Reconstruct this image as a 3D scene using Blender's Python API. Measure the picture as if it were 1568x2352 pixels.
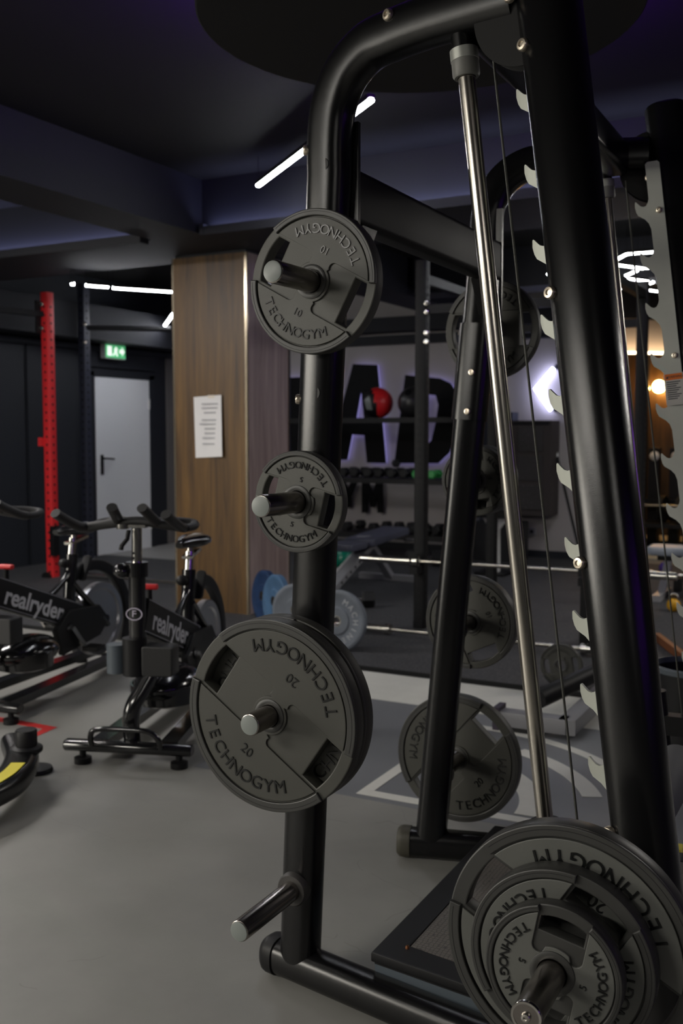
import bpy, math, random
from math import sin, cos, tan, atan, atan2, radians, degrees, pi, sqrt, hypot
from mathutils import Vector, Matrix

random.seed(7)
for o in list(bpy.data.objects):
    bpy.data.objects.remove(o)
SC = bpy.context.scene
COL = SC.collection
V = Vector

# ------------------------------------------------------------------ camera, world, light
F, CH, YAW, HOR = 2300.0, 1.38, radians(28), 995.0      # focal length in pixels of the 1568x2352 frame, lens height
PITCH = atan((1176 - HOR) / F)
fw = V((-sin(YAW) * cos(PITCH), cos(YAW) * cos(PITCH), -sin(PITCH)))
rt = V((cos(YAW), sin(YAW), 0))
up = rt.cross(fw)
CAM = V((0, 0, CH))
cd = bpy.data.cameras.new('camera')
cd.sensor_width = 36; cd.sensor_fit = 'AUTO'; cd.lens = F / 2352 * 36
cd.clip_start = .05; cd.clip_end = 100
cd.dof.use_dof = True; cd.dof.focus_distance = 1.95; cd.dof.aperture_fstop = 5.0
cam = bpy.data.objects.new('camera', cd); COL.objects.link(cam)
cam.matrix_world = Matrix.Translation(CAM) @ Matrix((rt, up, -fw)).transposed().to_4x4()
SC.camera = cam
vs = SC.view_settings
vs.view_transform = 'Standard'; vs.look = 'None'; vs.exposure = 0.0; vs.gamma = 1.0; vs.use_curve_mapping = False
w = bpy.data.worlds.new('world'); SC.world = w; w.use_nodes = True
w.node_tree.nodes['Background'].inputs[0].default_value = (.02, .02, .03, 1)
w.node_tree.nodes['Background'].inputs[1].default_value = .3

FILL_KEY, FILL_SIDE, LED_WHITE, LED_LILAC, PURPLE_FILL = 110.0, 65.0, 50.0, .65, 5.0   # emission strengths; the key, side and purple lamps are added

WINDOW_FILL, FILL_BACK, LED_COVE, LED_RING = 15.0, 115.0, 24.0, 75.0  # window and back lamp are added, out of view

# ------------------------------------------------------------------ pixel -> place helpers (a pixel gives a direction only)
def ray(x, y): return fw + rt * ((x - 784) / F) - up * ((y - 1176) / F)
def fl(x, y, z=0.0):
    d = ray(x, y); return CAM + d * ((z - CH) / d.z)
def oy(x, y, Y):
    d = ray(x, y); return CAM + d * (Y / d.y)
def ox(x, y, X):
    d = ray(x, y); return CAM + d * (X / d.x)
def onp(x, y, p0, n):
    d = ray(x, y); return CAM + d * ((p0 - CAM).dot(n) / d.dot(n))

# ------------------------------------------------------------------ materials
MATS = {}
def mat(name, col, rough=.5, metal=0.0, noise=0.0, nscale=8.0, bump=0.0, bscale=120.0, coat=0.0, emit=None, estr=0.0, rvar=0.0, spec=None, stretch=None):
    if name in MATS: return MATS[name]
    m = bpy.data.materials.new(name); m.use_nodes = True
    nt = m.node_tree; N = nt.nodes; L = nt.links; b = N['Principled BSDF']
    b.inputs['Base Color'].default_value = (*col, 1); b.inputs['Roughness'].default_value = rough; b.inputs['Metallic'].default_value = metal
    if coat: b.inputs['Coat Weight'].default_value = coat; b.inputs['Coat Roughness'].default_value = .15
    if spec is not None: b.inputs['Specular IOR Level'].default_value = spec
    tc = N.new('ShaderNodeTexCoord'); src = tc.outputs['Object']
    if stretch:
        mp = N.new('ShaderNodeMapping'); mp.inputs['Scale'].default_value = stretch; L.new(src, mp.inputs[0]); src = mp.outputs[0]
    if noise or rvar:
        n = N.new('ShaderNodeTexNoise'); n.inputs['Scale'].default_value = nscale; n.inputs['Detail'].default_value = 6; L.new(src, n.inputs['Vector'])
        if noise:
            mx = N.new('ShaderNodeMix'); mx.data_type = 'RGBA'
            mx.inputs['A'].default_value = (*[c * (1 - noise) for c in col], 1); mx.inputs['B'].default_value = (*[min(1, c * (1 + noise)) for c in col], 1)
            L.new(n.outputs['Fac'], mx.inputs['Factor']); L.new(mx.outputs['Result'], b.inputs['Base Color'])
        if rvar:
            mr = N.new('ShaderNodeMapRange'); mr.inputs['To Min'].default_value = max(.02, rough - rvar); mr.inputs['To Max'].default_value = min(1, rough + rvar)
            L.new(n.outputs['Fac'], mr.inputs['Value']); L.new(mr.outputs[0], b.inputs['Roughness'])
    if bump:
        n2 = N.new('ShaderNodeTexNoise'); n2.inputs['Scale'].default_value = bscale; n2.inputs['Detail'].default_value = 3; L.new(src, n2.inputs['Vector'])
        bp = N.new('ShaderNodeBump'); bp.inputs['Strength'].default_value = bump; bp.inputs['Distance'].default_value = .002
        L.new(n2.outputs['Fac'], bp.inputs['Height']); L.new(bp.outputs[0], b.inputs['Normal'])
    if emit:
        b.inputs['Emission Color'].default_value = (*emit, 1); b.inputs['Emission Strength'].default_value = estr
    MATS[name] = m
    return m

def floor_mat():
    m = bpy.data.materials.new('epoxy_floor'); m.use_nodes = True
    nt = m.node_tree; N = nt.nodes; L = nt.links; b = N['Principled BSDF']
    tc = N.new('ShaderNodeTexCoord'); src = tc.outputs['Object']
    n1 = N.new('ShaderNodeTexNoise'); n1.inputs['Scale'].default_value = 1.6; n1.inputs['Detail'].default_value = 8; n1.inputs['Roughness'].default_value = .62; L.new(src, n1.inputs['Vector'])
    cr = N.new('ShaderNodeValToRGB'); cr.color_ramp.elements[0].position = .3; cr.color_ramp.elements[1].position = .72
    cr.color_ramp.elements[0].color = (.195, .192, .180, 1); cr.color_ramp.elements[1].color = (.275, .271, .254, 1); L.new(n1.outputs['Fac'], cr.inputs[0])
    # scuffs: thin stretched voronoi edges, broken up by noise
    mp = N.new('ShaderNodeMapping'); mp.inputs['Rotation'].default_value = (0, 0, .5); mp.inputs['Scale'].default_value = (.55, 1.7, 1); 
    wn = N.new('ShaderNodeTexNoise'); wn.inputs['Scale'].default_value = 1.3; wn.inputs['Detail'].default_value = 4; L.new(src, wn.inputs['Vector'])
    va = N.new('ShaderNodeVectorMath'); va.operation = 'MULTIPLY_ADD'; va.inputs[1].default_value = (.8, .8, 0); L.new(wn.outputs['Color'], va.inputs[0]); L.new(src, va.inputs[2]); L.new(va.outputs[0], mp.inputs[0])
    vo = N.new('ShaderNodeTexVoronoi'); vo.feature = 'DISTANCE_TO_EDGE'; vo.inputs['Scale'].default_value = 1.1; L.new(mp.outputs[0], vo.inputs['Vector'])
    lt = N.new('ShaderNodeMath'); lt.operation = 'LESS_THAN'; lt.inputs[1].default_value = .0022; L.new(vo.outputs['Distance'], lt.inputs[0])
    n2 = N.new('ShaderNodeTexNoise'); n2.inputs['Scale'].default_value = 2.3; L.new(src, n2.inputs['Vector'])
    gt = N.new('ShaderNodeMath'); gt.operation = 'GREATER_THAN'; gt.inputs[1].default_value = .52; L.new(n2.outputs['Fac'], gt.inputs[0])
    mu = N.new('ShaderNodeMath'); mu.operation = 'MULTIPLY'; L.new(lt.outputs[0], mu.inputs[0]); L.new(gt.outputs[0], mu.inputs[1])
    sc = N.new('ShaderNodeMath'); sc.operation = 'MULTIPLY'; sc.inputs[1].default_value = .22; L.new(mu.outputs[0], sc.inputs[0])
    mx = N.new('ShaderNodeMix'); mx.data_type = 'RGBA'; L.new(sc.outputs[0], mx.inputs['Factor']); L.new(cr.outputs[0], mx.inputs['A']); mx.inputs['B'].default_value = (.1, .095, .085, 1)
    L.new(mx.outputs['Result'], b.inputs['Base Color'])
    mr = N.new('ShaderNodeMapRange'); mr.inputs['To Min'].default_value = .36; mr.inputs['To Max'].default_value = .6; L.new(n1.outputs['Fac'], mr.inputs['Value']); L.new(mr.outputs[0], b.inputs['Roughness'])
    return m

def wood_mat(name, c0, c1):
    m = bpy.data.materials.new(name); m.use_nodes = True
    nt = m.node_tree; N = nt.nodes; L = nt.links; b = N['Principled BSDF']; b.inputs['Roughness'].default_value = .45
    tc = N.new('ShaderNodeTexCoord'); mp = N.new('ShaderNodeMapping'); mp.inputs['Scale'].default_value = (14, 14, .9); L.new(tc.outputs['Object'], mp.inputs[0])
    n = N.new('ShaderNodeTexNoise'); n.inputs['Scale'].default_value = 1.2; n.inputs['Detail'].default_value = 9; n.inputs['Roughness'].default_value = .6; n.inputs['Distortion'].default_value = .6; L.new(mp.outputs[0], n.inputs['Vector'])
    cr = N.new('ShaderNodeValToRGB'); cr.color_ramp.elements[0].position = .33; cr.color_ramp.elements[1].position = .68
    cr.color_ramp.elements[0].color = (*c0, 1); cr.color_ramp.elements[1].color = (*c1, 1); L.new(n.outputs['Fac'], cr.inputs[0]); L.new(cr.outputs[0], b.inputs['Base Color'])
    return m

def weave_mat(name, c0, c1, scale):
    """small raised lozenges, as on moulded foot plates"""
    m = bpy.data.materials.new(name); m.use_nodes = True
    nt = m.node_tree; N = nt.nodes; L = nt.links; b = N['Principled BSDF']; b.inputs['Roughness'].default_value = .55
    tc = N.new('ShaderNodeTexCoord'); vo = N.new('ShaderNodeTexVoronoi'); vo.feature = 'DISTANCE_TO_EDGE'; vo.inputs['Scale'].default_value = scale; vo.inputs['Randomness'].default_value = .25
    L.new(tc.outputs['Object'], vo.inputs['Vector'])
    cr = N.new('ShaderNodeValToRGB'); cr.color_ramp.elements[0].position = .02; cr.color_ramp.elements[1].position = .12
    cr.color_ramp.elements[0].color = (*c0, 1); cr.color_ramp.elements[1].color = (*c1, 1); L.new(vo.outputs['Distance'], cr.inputs[0]); L.new(cr.outputs[0], b.inputs['Base Color'])
    bp = N.new('ShaderNodeBump'); bp.inputs['Strength'].default_value = .6; bp.inputs['Distance'].default_value = .002; L.new(vo.outputs['Distance'], bp.inputs['Height']); L.new(bp.outputs[0], b.inputs['Normal'])
    return m

def speckle_mat():
    m = bpy.data.materials.new('rubber_mat'); m.use_nodes = True
    nt = m.node_tree; N = nt.nodes; L = nt.links; b = N['Principled BSDF']; b.inputs['Roughness'].default_value = .75
    tc = N.new('ShaderNodeTexCoord'); n = N.new('ShaderNodeTexNoise'); n.inputs['Scale'].default_value = 160; L.new(tc.outputs['Object'], n.inputs['Vector'])
    cr = N.new('ShaderNodeValToRGB'); cr.color_ramp.elements[0].position = .55; cr.color_ramp.elements[1].position = .72
    cr.color_ramp.elements[0].color = (.03, .03, .034, 1); cr.color_ramp.elements[1].color = (.14, .14, .15, 1); L.new(n.outputs['Fac'], cr.inputs[0]); L.new(cr.outputs[0], b.inputs['Base Color'])
    return m

M_FLOOR = floor_mat()
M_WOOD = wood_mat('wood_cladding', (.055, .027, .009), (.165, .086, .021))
M_MAT = speckle_mat()
M_WEAVE = weave_mat('foot_plate_lozenges', (.05, .047, .042), (.15, .137, .118), 95)
M_MESH = weave_mat('grille_mesh', (.10, .09, .09), (.02, .018, .018), 45)
POWDER = mat('black_powder_coat', (.0045, .0045, .005), .25, bump=.08, bscale=900, rvar=.03, nscale=4, spec=.42)
GLOSSBLK = mat('gloss_black', (.008, .008, .009), .16, coat=.5)
SATIN = mat('satin_black_plastic', (.007, .007, .008), .5, spec=.3)
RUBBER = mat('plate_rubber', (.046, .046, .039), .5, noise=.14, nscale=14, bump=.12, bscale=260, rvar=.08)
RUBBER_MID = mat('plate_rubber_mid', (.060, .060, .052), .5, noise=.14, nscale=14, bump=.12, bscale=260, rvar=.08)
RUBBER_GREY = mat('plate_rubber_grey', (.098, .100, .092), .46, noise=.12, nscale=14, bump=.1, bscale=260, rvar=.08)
RUBBER_RIM = mat('plate_rubber_edge', (.036, .036, .034), .42, noise=.1, nscale=20, rvar=.08)
LETTER = mat('plate_lettering', (.006, .0065, .0065), .28, spec=.45)
CHROME = mat('chrome', (.62, .60, .56), .16, 1.0, rvar=.05, nscale=30)
STEEL = mat('brushed_steel', (.50, .47, .42), .24, 1.0, noise=.05, nscale=6, rvar=.04, stretch=(3, 3, 1.5))
DARKSTEEL = mat('dark_polished_steel', (.32, .295, .275), .24, 1.0, noise=.2, nscale=10)
ZINC = mat('galvanised_sheet', (.58, .60, .54), .5, .35, noise=.16, nscale=9, rvar=.08)
BOLTM = mat('bolt_steel', (.62, .55, .45), .32, .9)
GREYMETAL = mat('grey_painted_frame', (.30, .30, .33), .4)
BLUEGREY = mat('blue_grey_moulding', (.075, .092, .110), .5)
CAPGREY = mat('grey_plastic_cap', (.20, .22, .21), .4)
WALLNAVY = mat('navy_black_paint', (.014, .017, .024), .6, noise=.12, nscale=2)
WALLGREY = mat('grey_wall_paint', (.44, .41, .40), .7, noise=.06, nscale=3)
CEILBLK = mat('black_ceiling_paint', (.0028, .0028, .0032), .85, noise=.1, nscale=2)
BEAMM = mat('dark_blue_beam_paint', (.0085, .0095, .015), .7, noise=.08, nscale=2)
DOORM = mat('grey_door_paint', (.88, .90, .93), .5)
WHITE = mat('white_enamel', (.75, .75, .74), .45)
PAPER = mat('white_paper', (.80, .79, .78), .8)
INK = mat('ink', (.05, .05, .06), .8)
REDP = mat('red_paint', (.72, .025, .03), .4)
RACKBLUE = mat('dark_blue_rack_paint', (.03, .034, .055), .42)
HOLE = mat('hole_black', (.004, .004, .005), .8)
LEDM = mat('led_diffuser', (.9, .9, .9), .4, emit=(.93, .95, 1.0), estr=LED_WHITE)
KEYM = mat('fill_diffuser', (.9, .9, .9), .4, emit=(1.0, .955, .87), estr=FILL_KEY)
BACKM = mat('fill_diffuser_back', (.9, .9, .9), .4, emit=(1.0, .96, .93), estr=FILL_BACK)
SIDEM = mat('fill_diffuser_side', (.9, .9, .9), .4, emit=(1.0, .955, .89), estr=FILL_SIDE)
LILACM = mat('lilac_led_strip', (.5, .5, .9), .4, emit=(.50, .46, 1.0), estr=LED_LILAC)
PURPLEM = mat('purple_fill_strip', (.4, .1, .9), .4, emit=(.30, .04, 1.0), estr=PURPLE_FILL)
MARKW = mat('pale_floor_paint', (.63, .625, .58), .5, noise=.1, nscale=12)
MARKG = mat('slate_floor_paint', (.165, .17, .185), .45, noise=.12, nscale=3)
SILVERTXT = mat('silver_print', (.62, .62, .64), .4)
LEATHER = mat('blue_grey_upholstery', (.085, .09, .125), .38)

# ------------------------------------------------------------------ mesh builder
WL = {}     # world location of every root, for parts modelled in room coordinates

class MB:
    def __init__(s): s.v = []; s.f = []
    def add(s, vs_, fs_):
        k = len(s.v); s.v += [tuple(a) for a in vs_]; s.f += [tuple(i + k for i in g) for g in fs_]; return s
    def box(s, c, d, M=None):
        c = V(c); x, y, z = d[0] / 2, d[1] / 2, d[2] / 2
        p = [V((i * x, j * y, k * z)) for k in (-1, 1) for j in (-1, 1) for i in (-1, 1)]
        if M is not None: p = [M @ q for q in p]
        return s.add([c + q for q in p], [(0, 2, 3, 1), (4, 5, 7, 6), (0, 1, 5, 4), (2, 6, 7, 3), (0, 4, 6, 2), (1, 3, 7, 5)])
    def sweep(s, path, prof, ref, caps=True, ends=(None, None), scales=None):
        """profile (p, q) carried along the path; q points along ref"""
        path = [V(p) for p in path]; ref = V(ref); n = len(path); m = len(prof); rings = []
        def frame(i):
            a = path[max(0, i - 1)]; b = path[min(n - 1, i + 1)]
            if 0 < i < n - 1: t = (path[i] - a).normalized() + (b - path[i]).normalized()
            else: t = b - a
            t.normalize(); q = (ref - t * ref.dot(t)).normalized(); return t, q.cross(t), q
        for i in range(n):
            t, p_, q_ = frame(i); k = scales[i] if scales else 1.0
            if i == 0 and ends[0]:
                for off, sc_ in reversed(ends[0]): rings.append([path[0] - t * off + p_ * (a * sc_) + q_ * (b * sc_) for a, b in prof])
            rings.append([path[i] + p_ * (a * k) + q_ * (b * k) for a, b in prof])
            if i == n - 1 and ends[1]:
                for off, sc_ in ends[1]: rings.append([path[-1] + t * off + p_ * (a * sc_) + q_ * (b * sc_) for a, b in prof])
        vs_ = [p for r in rings for p in r]; fs_ = []
        for i in range(len(rings) - 1):
            for j in range(m):
                j2 = (j + 1) % m; fs_.append((i * m + j, i * m + j2, (i + 1) * m + j2, (i + 1) * m + j))
        if caps: fs_ += [tuple(range(m - 1, -1, -1)), tuple((len(rings) - 1) * m + j for j in range(m))]
        return s.add(vs_, fs_)
    def tube(s, path, r, n=16, ends=(None, None), scales=None):
        a, b = V(path[0]), V(path[-1]); d = (b - a)
        if d.length < 1e-6: d = V(path[1]) - a
        d.normalize(); ref = V((0, 0, 1)) if abs(d.z) < .8 else V((0, 1, 0))
        if len(path) > 2:
            nn = (V(path[1]) - a).cross(V(path[-1]) - a)
            if nn.length > 1e-5: ref = nn.normalized()
        return s.sweep(path, [(r * cos(2 * pi * i / n), r * sin(2 * pi * i / n)) for i in range(n)], ref, True, ends, scales)
    def bar(s, a, b, w, h, ref=(0, 0, 1)):
        return s.sweep([a, b], [(-w / 2, -h / 2), (w / 2, -h / 2), (w / 2, h / 2), (-w / 2, h / 2)], ref)
    def lathe(s, prof, M=None, n=32):
        """profile (r, z) turned about z"""
        vs_ = []; fs_ = []; m = len(prof)
        for i in range(n):
            a = 2 * pi * i / n
            for r, z in prof: vs_.append(V((r * cos(a), r * sin(a), z)))
        for i in range(n):
            i2 = (i + 1) % n
            for j in range(m - 1): fs_.append((i * m + j, i2 * m + j, i2 * m + j + 1, i * m + j + 1))
        if M is not None: vs_ = [M @ p for p in vs_]
        return s.add(vs_, fs_)
    def prism(s, poly, z0, z1, M=None):
        n = len(poly); vs_ = [V((x, y, z0)) for x, y in poly] + [V((x, y, z1)) for x, y in poly]
        if M is not None: vs_ = [M @ p for p in vs_]
        return s.add(vs_, [tuple(range(n - 1, -1, -1)), tuple(range(n, 2 * n))] + [(i, (i + 1) % n, n + (i + 1) % n, n + i) for i in range(n)])
    def ball(s, c, r, n=20, m=12, sc=(1, 1, 1)):
        c = V(c); vs_ = []; fs_ = []
        for j in range(1, m):
            t = pi * j / m
            for i in range(n): a = 2 * pi * i / n; vs_.append(c + V((r * sc[0] * sin(t) * cos(a), r * sc[1] * sin(t) * sin(a), r * sc[2] * cos(t))))
        for j in range(m - 2):
            for i in range(n): i2 = (i + 1) % n; fs_.append((j * n + i, (j + 1) * n + i, (j + 1) * n + i2, j * n + i2))
        k = len(vs_); vs_ += [c + V((0, 0, r * sc[2])), c - V((0, 0, r * sc[2]))]
        for i in range(n): i2 = (i + 1) % n; fs_ += [(k, i, i2), (k + 1, (m - 2) * n + i2, (m - 2) * n + i)]
        return s.add(vs_, fs_)
    def mesh(s, me_, M=None):
        return s.add([(M @ v.co if M is not None else v.co.copy()) for v in me_.vertices], [tuple(p.vertices) for p in me_.polygons])
    def data(s, name, m, off=V((0, 0, 0)), sharp=38):
        me_ = bpy.data.meshes.new(name); me_.from_pydata([tuple(V(p) - off) for p in s.v], [], s.f); me_.validate()
        me_.shade_smooth(); me_.set_sharp_from_angle(angle=radians(sharp)); me_.materials.append(m); me_.update(); return me_
    def build(s, name, m, parent=None, local=False, sharp=38):
        off = V((0, 0, 0)) if local or parent is None else WL[parent.name]
        o = bpy.data.objects.new(name, s.data(name, m, off, sharp)); COL.objects.link(o)
        if parent is not None: o.parent = parent; WL[o.name] = WL[parent.name]
        return o
    def thing(s, name, m, origin, label, cat, group=None, kind=None, sharp=38):
        origin = V(origin); o = bpy.data.objects.new(name, s.data(name, m, origin, sharp)); COL.objects.link(o); o.location = origin; WL[o.name] = origin
        return tag(o, label, cat, group, kind)

def tag(o, label=None, cat=None, group=None, kind=None):
    if label: o['label'] = label
    if cat: o['category'] = cat
    if group: o['group'] = group
    if kind: o['kind'] = kind
    return o
def root(name, loc, label, cat, group=None, rz=0.0, kind=None):
    o = bpy.data.objects.new(name, None); COL.objects.link(o); o.location = loc; o.rotation_euler = (0, 0, rz); o.empty_display_size = .1
    WL[o.name] = V(loc); return tag(o, label, cat, group, kind)
def struct(mb, name, m, label=None, origin=(0, 0, 0)):
    origin = V(origin); o = bpy.data.objects.new(name, mb.data(name, m, origin)); COL.objects.link(o); o.location = origin; WL[o.name] = origin
    o['kind'] = 'structure'
    if label: o['label'] = label
    return o
def copy_tree(o, parent=None):
    c = o.copy(); COL.objects.link(c); c.parent = parent
    for ch in list(o.children): copy_tree(ch, c)
    return c
def rrect(w, h, r, n=5):
    out = []
    for cx, cy, a0 in ((w / 2 - r, h / 2 - r, 0), (-w / 2 + r, h / 2 - r, 90), (-w / 2 + r, -h / 2 + r, 180), (w / 2 - r, -h / 2 + r, 270)):
        for i in range(n + 1): a = radians(a0 + 90 * i / n); out.append((cx + r * cos(a), cy + r * sin(a)))
    return out
def ellipse(a, b, n=28): return [(a * cos(2 * pi * i / n), b * sin(2 * pi * i / n)) for i in range(n)]
def sup(a, b, e=3.0, n=36):
    out = []
    for i in range(n):
        t = 2 * pi * i / n; c, s_ = cos(t), sin(t)
        out.append((a * math.copysign(abs(c) ** (2 / e), c), b * math.copysign(abs(s_) ** (2 / e), s_)))
    return out
def axis_m(p, d, spin=0.0):
    """matrix that puts local z along d at p"""
    return Matrix.Translation(V(p)) @ V(d).to_track_quat('Z', 'Y').to_matrix().to_4x4() @ Matrix.Rotation(spin, 4, 'Z')
def smooth_path(pts, k=6):
    pts = [V(p) for p in pts]; out = []
    for i in range(len(pts) - 1):
        p0 = pts[max(0, i - 1)]; p1 = pts[i]; p2 = pts[i + 1]; p3 = pts[min(len(pts) - 1, i + 2)]
        for j in range(k):
            t = j / k; out.append(.5 * ((2 * p1) + (p2 - p0) * t + (2 * p0 - 5 * p1 + 4 * p2 - p3) * t * t + (3 * p1 - p0 - 3 * p2 + p3) * t ** 3))
    out.append(pts[-1]); return out
def shape(loops, z0, z1, bev=0.0):
    """flat shape with holes, extruded from z0 to z1, edges bevelled"""
    c = bpy.data.curves.new('tmp', 'CURVE'); c.dimensions = '2D'; c.fill_mode = 'BOTH'
    h = (z1 - z0) / 2; c.extrude = h - bev; c.bevel_depth = bev; c.bevel_resolution = 1; c.offset = -bev
    for lp in loops:
        sp = c.splines.new('POLY'); sp.points.add(len(lp) - 1); sp.use_cyclic_u = True
        for p, (x, y) in zip(sp.points, lp): p.co = (x, y, 0, 1)
    o = bpy.data.objects.new('tmp', c); me_ = bpy.data.meshes.new_from_object(o); bpy.data.objects.remove(o); bpy.data.curves.remove(c)
    me_.transform(Matrix.Translation((0, 0, (z0 + z1) / 2))); return me_
TXT = {}
def text(body, size, depth, align='CENTER', bev=0.0, off=0.0):
    key = (body, size, depth, align, bev, off)
    if key in TXT: return TXT[key]
    c = bpy.data.curves.new('tmp', 'FONT'); c.body = body; c.size = size; c.extrude = depth / 2; c.align_x = align; c.align_y = 'CENTER'; c.bevel_depth = bev; c.offset = off; c.resolution_u = 4
    o = bpy.data.objects.new('tmp', c); me_ = bpy.data.meshes.new_from_object(o); bpy.data.objects.remove(o); bpy.data.curves.remove(c)
    TXT[key] = me_; return me_
TO_NEAR = Matrix.Rotation(pi / 2, 4, 'X')       # local z -> -Y, local y -> Z
def wallm(p): return Matrix.Translation(V(p)) @ TO_NEAR
def arc_text(mb, word, R, size, depth, z, span, centre=-90.0, outward=False):
    n = len(word)
    for i, ch in enumerate(word):
        f = (i + .5) / n - .5
        a = centre + span * f if not outward else centre - span * f
        rot = radians(a + 90) if not outward else radians(a - 90)
        t = text(ch, size, depth)
        mb.mesh(t, Matrix.Translation((R * cos(radians(a)), R * sin(radians(a)), z)) @ Matrix.Rotation(rot, 4, 'Z'))
def bolt(p, d, parent, r=.0105, m=None):
    return MB().lathe([(0, -.004), (r, -.004), (r, .002), (r * .93, .0045), (r * .8, .0062), (r * .45, .0068), (r * .42, .0035), (0, .0035)], axis_m(p, d), 20).build('bolt', m or BOLTM, parent)

# ------------------------------------------------------------------ the room
WX, WY, ZC, ZB = -7.65, 10.70, 3.08, 2.72
struct(MB().box((-1.5, 4.5, -.05), (13, 22, .1)), 'floor', M_FLOOR, 'grey worn epoxy floor')
struct(MB().box((-1.5, 4.5, ZC + .05), (13, 22, .1)), 'ceiling', CEILBLK, 'black painted ceiling')
wl = struct(MB().box((WX - .06, 4.5, ZC / 2), (.1, 22, ZC)), 'wall_left', WALLNAVY, 'navy black panelled side wall')
for y0 in [6.02, 6.80, 7.55]:
    MB().box((WX - .002, y0 + .36, 1.18), (.03, .70, 2.34)).build('panel', WALLNAVY, wl)
MB().box((WX - .002, 10.25, 1.18), (.03, .82, 2.34)).build('panel', mat('warm_grey_panel', (.16, .15, .145), .7), wl)
MB().box((WX + .19, 7.5, 2.54), (.4, 7.0, .36)).build('bulkhead', BEAMM, wl)
MB().box((WX + .03, 7.5, 2.31), (.10, 7.0, .05)).build('cornice', WALLNAVY, wl)
wb = struct(MB().box((-5.16, WY + .06, ZC / 2), (5.1, .1, ZC)), 'wall_back', WALLGREY, 'grey back wall with large black letters')
MB().box((-5.16, WY - .04, 2.46), (5.1, .1, .10)).build('pipe_casing', BEAMM, wb)
MB().box((-5.16, WY - .12, 2.62), (5.1, .26, .16)).build('bulkhead', BEAMM, wb)
MB().box((-5.16, WY - .008, .05), (5.1, .03, .09)).build('skirting', WALLNAVY, wb)
struct(MB().box((4.55, 4.5, ZC / 2), (.1, 22, ZC)), 'wall_right', WALLNAVY)
struct(MB().box((-1.5, -5.0, ZC / 2), (13, .1, ZC)), 'wall_front', WALLNAVY)
struct(MB().box((0, 14.0, ZC / 2), (9.2, .1, ZC)), 'wall_far', wood_mat('dark_wood_wall', (.03, .016, .006), (.09, .05, .018)), 'dark wooden wall of the far bay')
struct(MB().box((-4.55, 12.37, ZC / 2), (.1, 3.2, ZC)), 'wall_side', WALLNAVY)
# ceiling beams
tb = struct(MB().box(((-4.50 - 4.07) / 2, 4.5, (ZC + ZB) / 2), (.43, 14, ZC - ZB)), 'trim_1', BEAMM, 'dark ceiling beam running above the wooden column')
tr2 = struct(MB().box((-6.07, 6.08, (ZC + ZB) / 2), (3.15, .86, ZC - ZB)), 'trim_2', BEAMM, 'dark cross beam left of the wooden column')
tr3 = struct(MB().box((-.1, 6.08, (ZC + ZB) / 2), (7.94, .86, ZC - ZB)), 'trim_3', BEAMM, 'dark cross beam behind the weight machine')
struct(MB().box((-1.0, 9.2, (ZC + ZB) / 2), (6.0, .4, ZC - ZB)), 'trim_4', BEAMM, 'dark cross beam near the back wall')

# lilac coves along the lower front edge of the cross beams
COVEM = mat('cove_led', (.5, .5, .9), .4, emit=(.52, .55, 1.0), estr=LED_COVE)
for tr_, xa, xb in ((tr2, -7.2, -4.55), (tr3, -4.02, 3.8)):
    mb = MB(); mb.box(((xa + xb) / 2, 5.62, ZB - .012), (xb - xa, .10, .02)); mb.box(((xa + xb) / 2, 5.575, ZB + .012), (xb - xa, .012, .045)); 
    for xe in (xa, xb): mb.box((xe, 5.61, ZB + .015), (.03, .09, .07))
    mb.build('cove_lip', BEAMM, tr_)
    MB().box(((xa + xb) / 2, 5.60, ZB + .008), (xb - xa, .02, .012)).build('cove_led_strip', COVEM, tr_)

# added glowing window, out of view, for light and highlights from the left
w1 = struct(MB().box((WX + .02, -3.0, 1.85), (.06, 3.7, 1.9)), 'added_window_1', SATIN, 'wide glowing window added in the side wall behind the photographer')
for k in range(3): MB().box((WX + .06, -4.2 + 1.2 * k, 1.85), (.03, 1.12, 1.78)).build('pane', mat('window_fill_glow', (.9, .9, .9), .5, emit=(1.0, .95, .84), estr=WINDOW_FILL), w1)

# door
d1 = struct(MB().box((WX + .03, 8.98, 1.0), (.05, .93, 2.0)), 'door_1', DOORM, 'plain light grey metal door')
fr = MB(); fr.box((WX + .02, 8.46, 1.02), (.07, .09, 2.08)); fr.box((WX + .02, 9.50, 1.02), (.07, .09, 2.08)); fr.box((WX + .02, 8.98, 2.05), (.07, 1.13, .08)); fr.build('door_frame', WALLNAVY, d1)
MB().box((WX + .02, 9.0, 2.2), (.06, 1.2, .18)).build('door_header', WALLNAVY, d1)
h = MB(); h.box((WX + .062, 8.60, 1.03), (.012, .04, .22)); h.tube([(WX + .06, 8.60, 1.10), (WX + .11, 8.60, 1.10), (WX + .115, 8.62, 1.10), (WX + .115, 8.74, 1.09)], .011, 10); h.build('handle', SATIN, d1)
for z in (.3, 1.72): MB().tube([(WX + .06, 9.43, z - .06), (WX + .06, 9.43, z + .06)], .014, 10).build('hinge', WHITE, d1)

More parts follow.
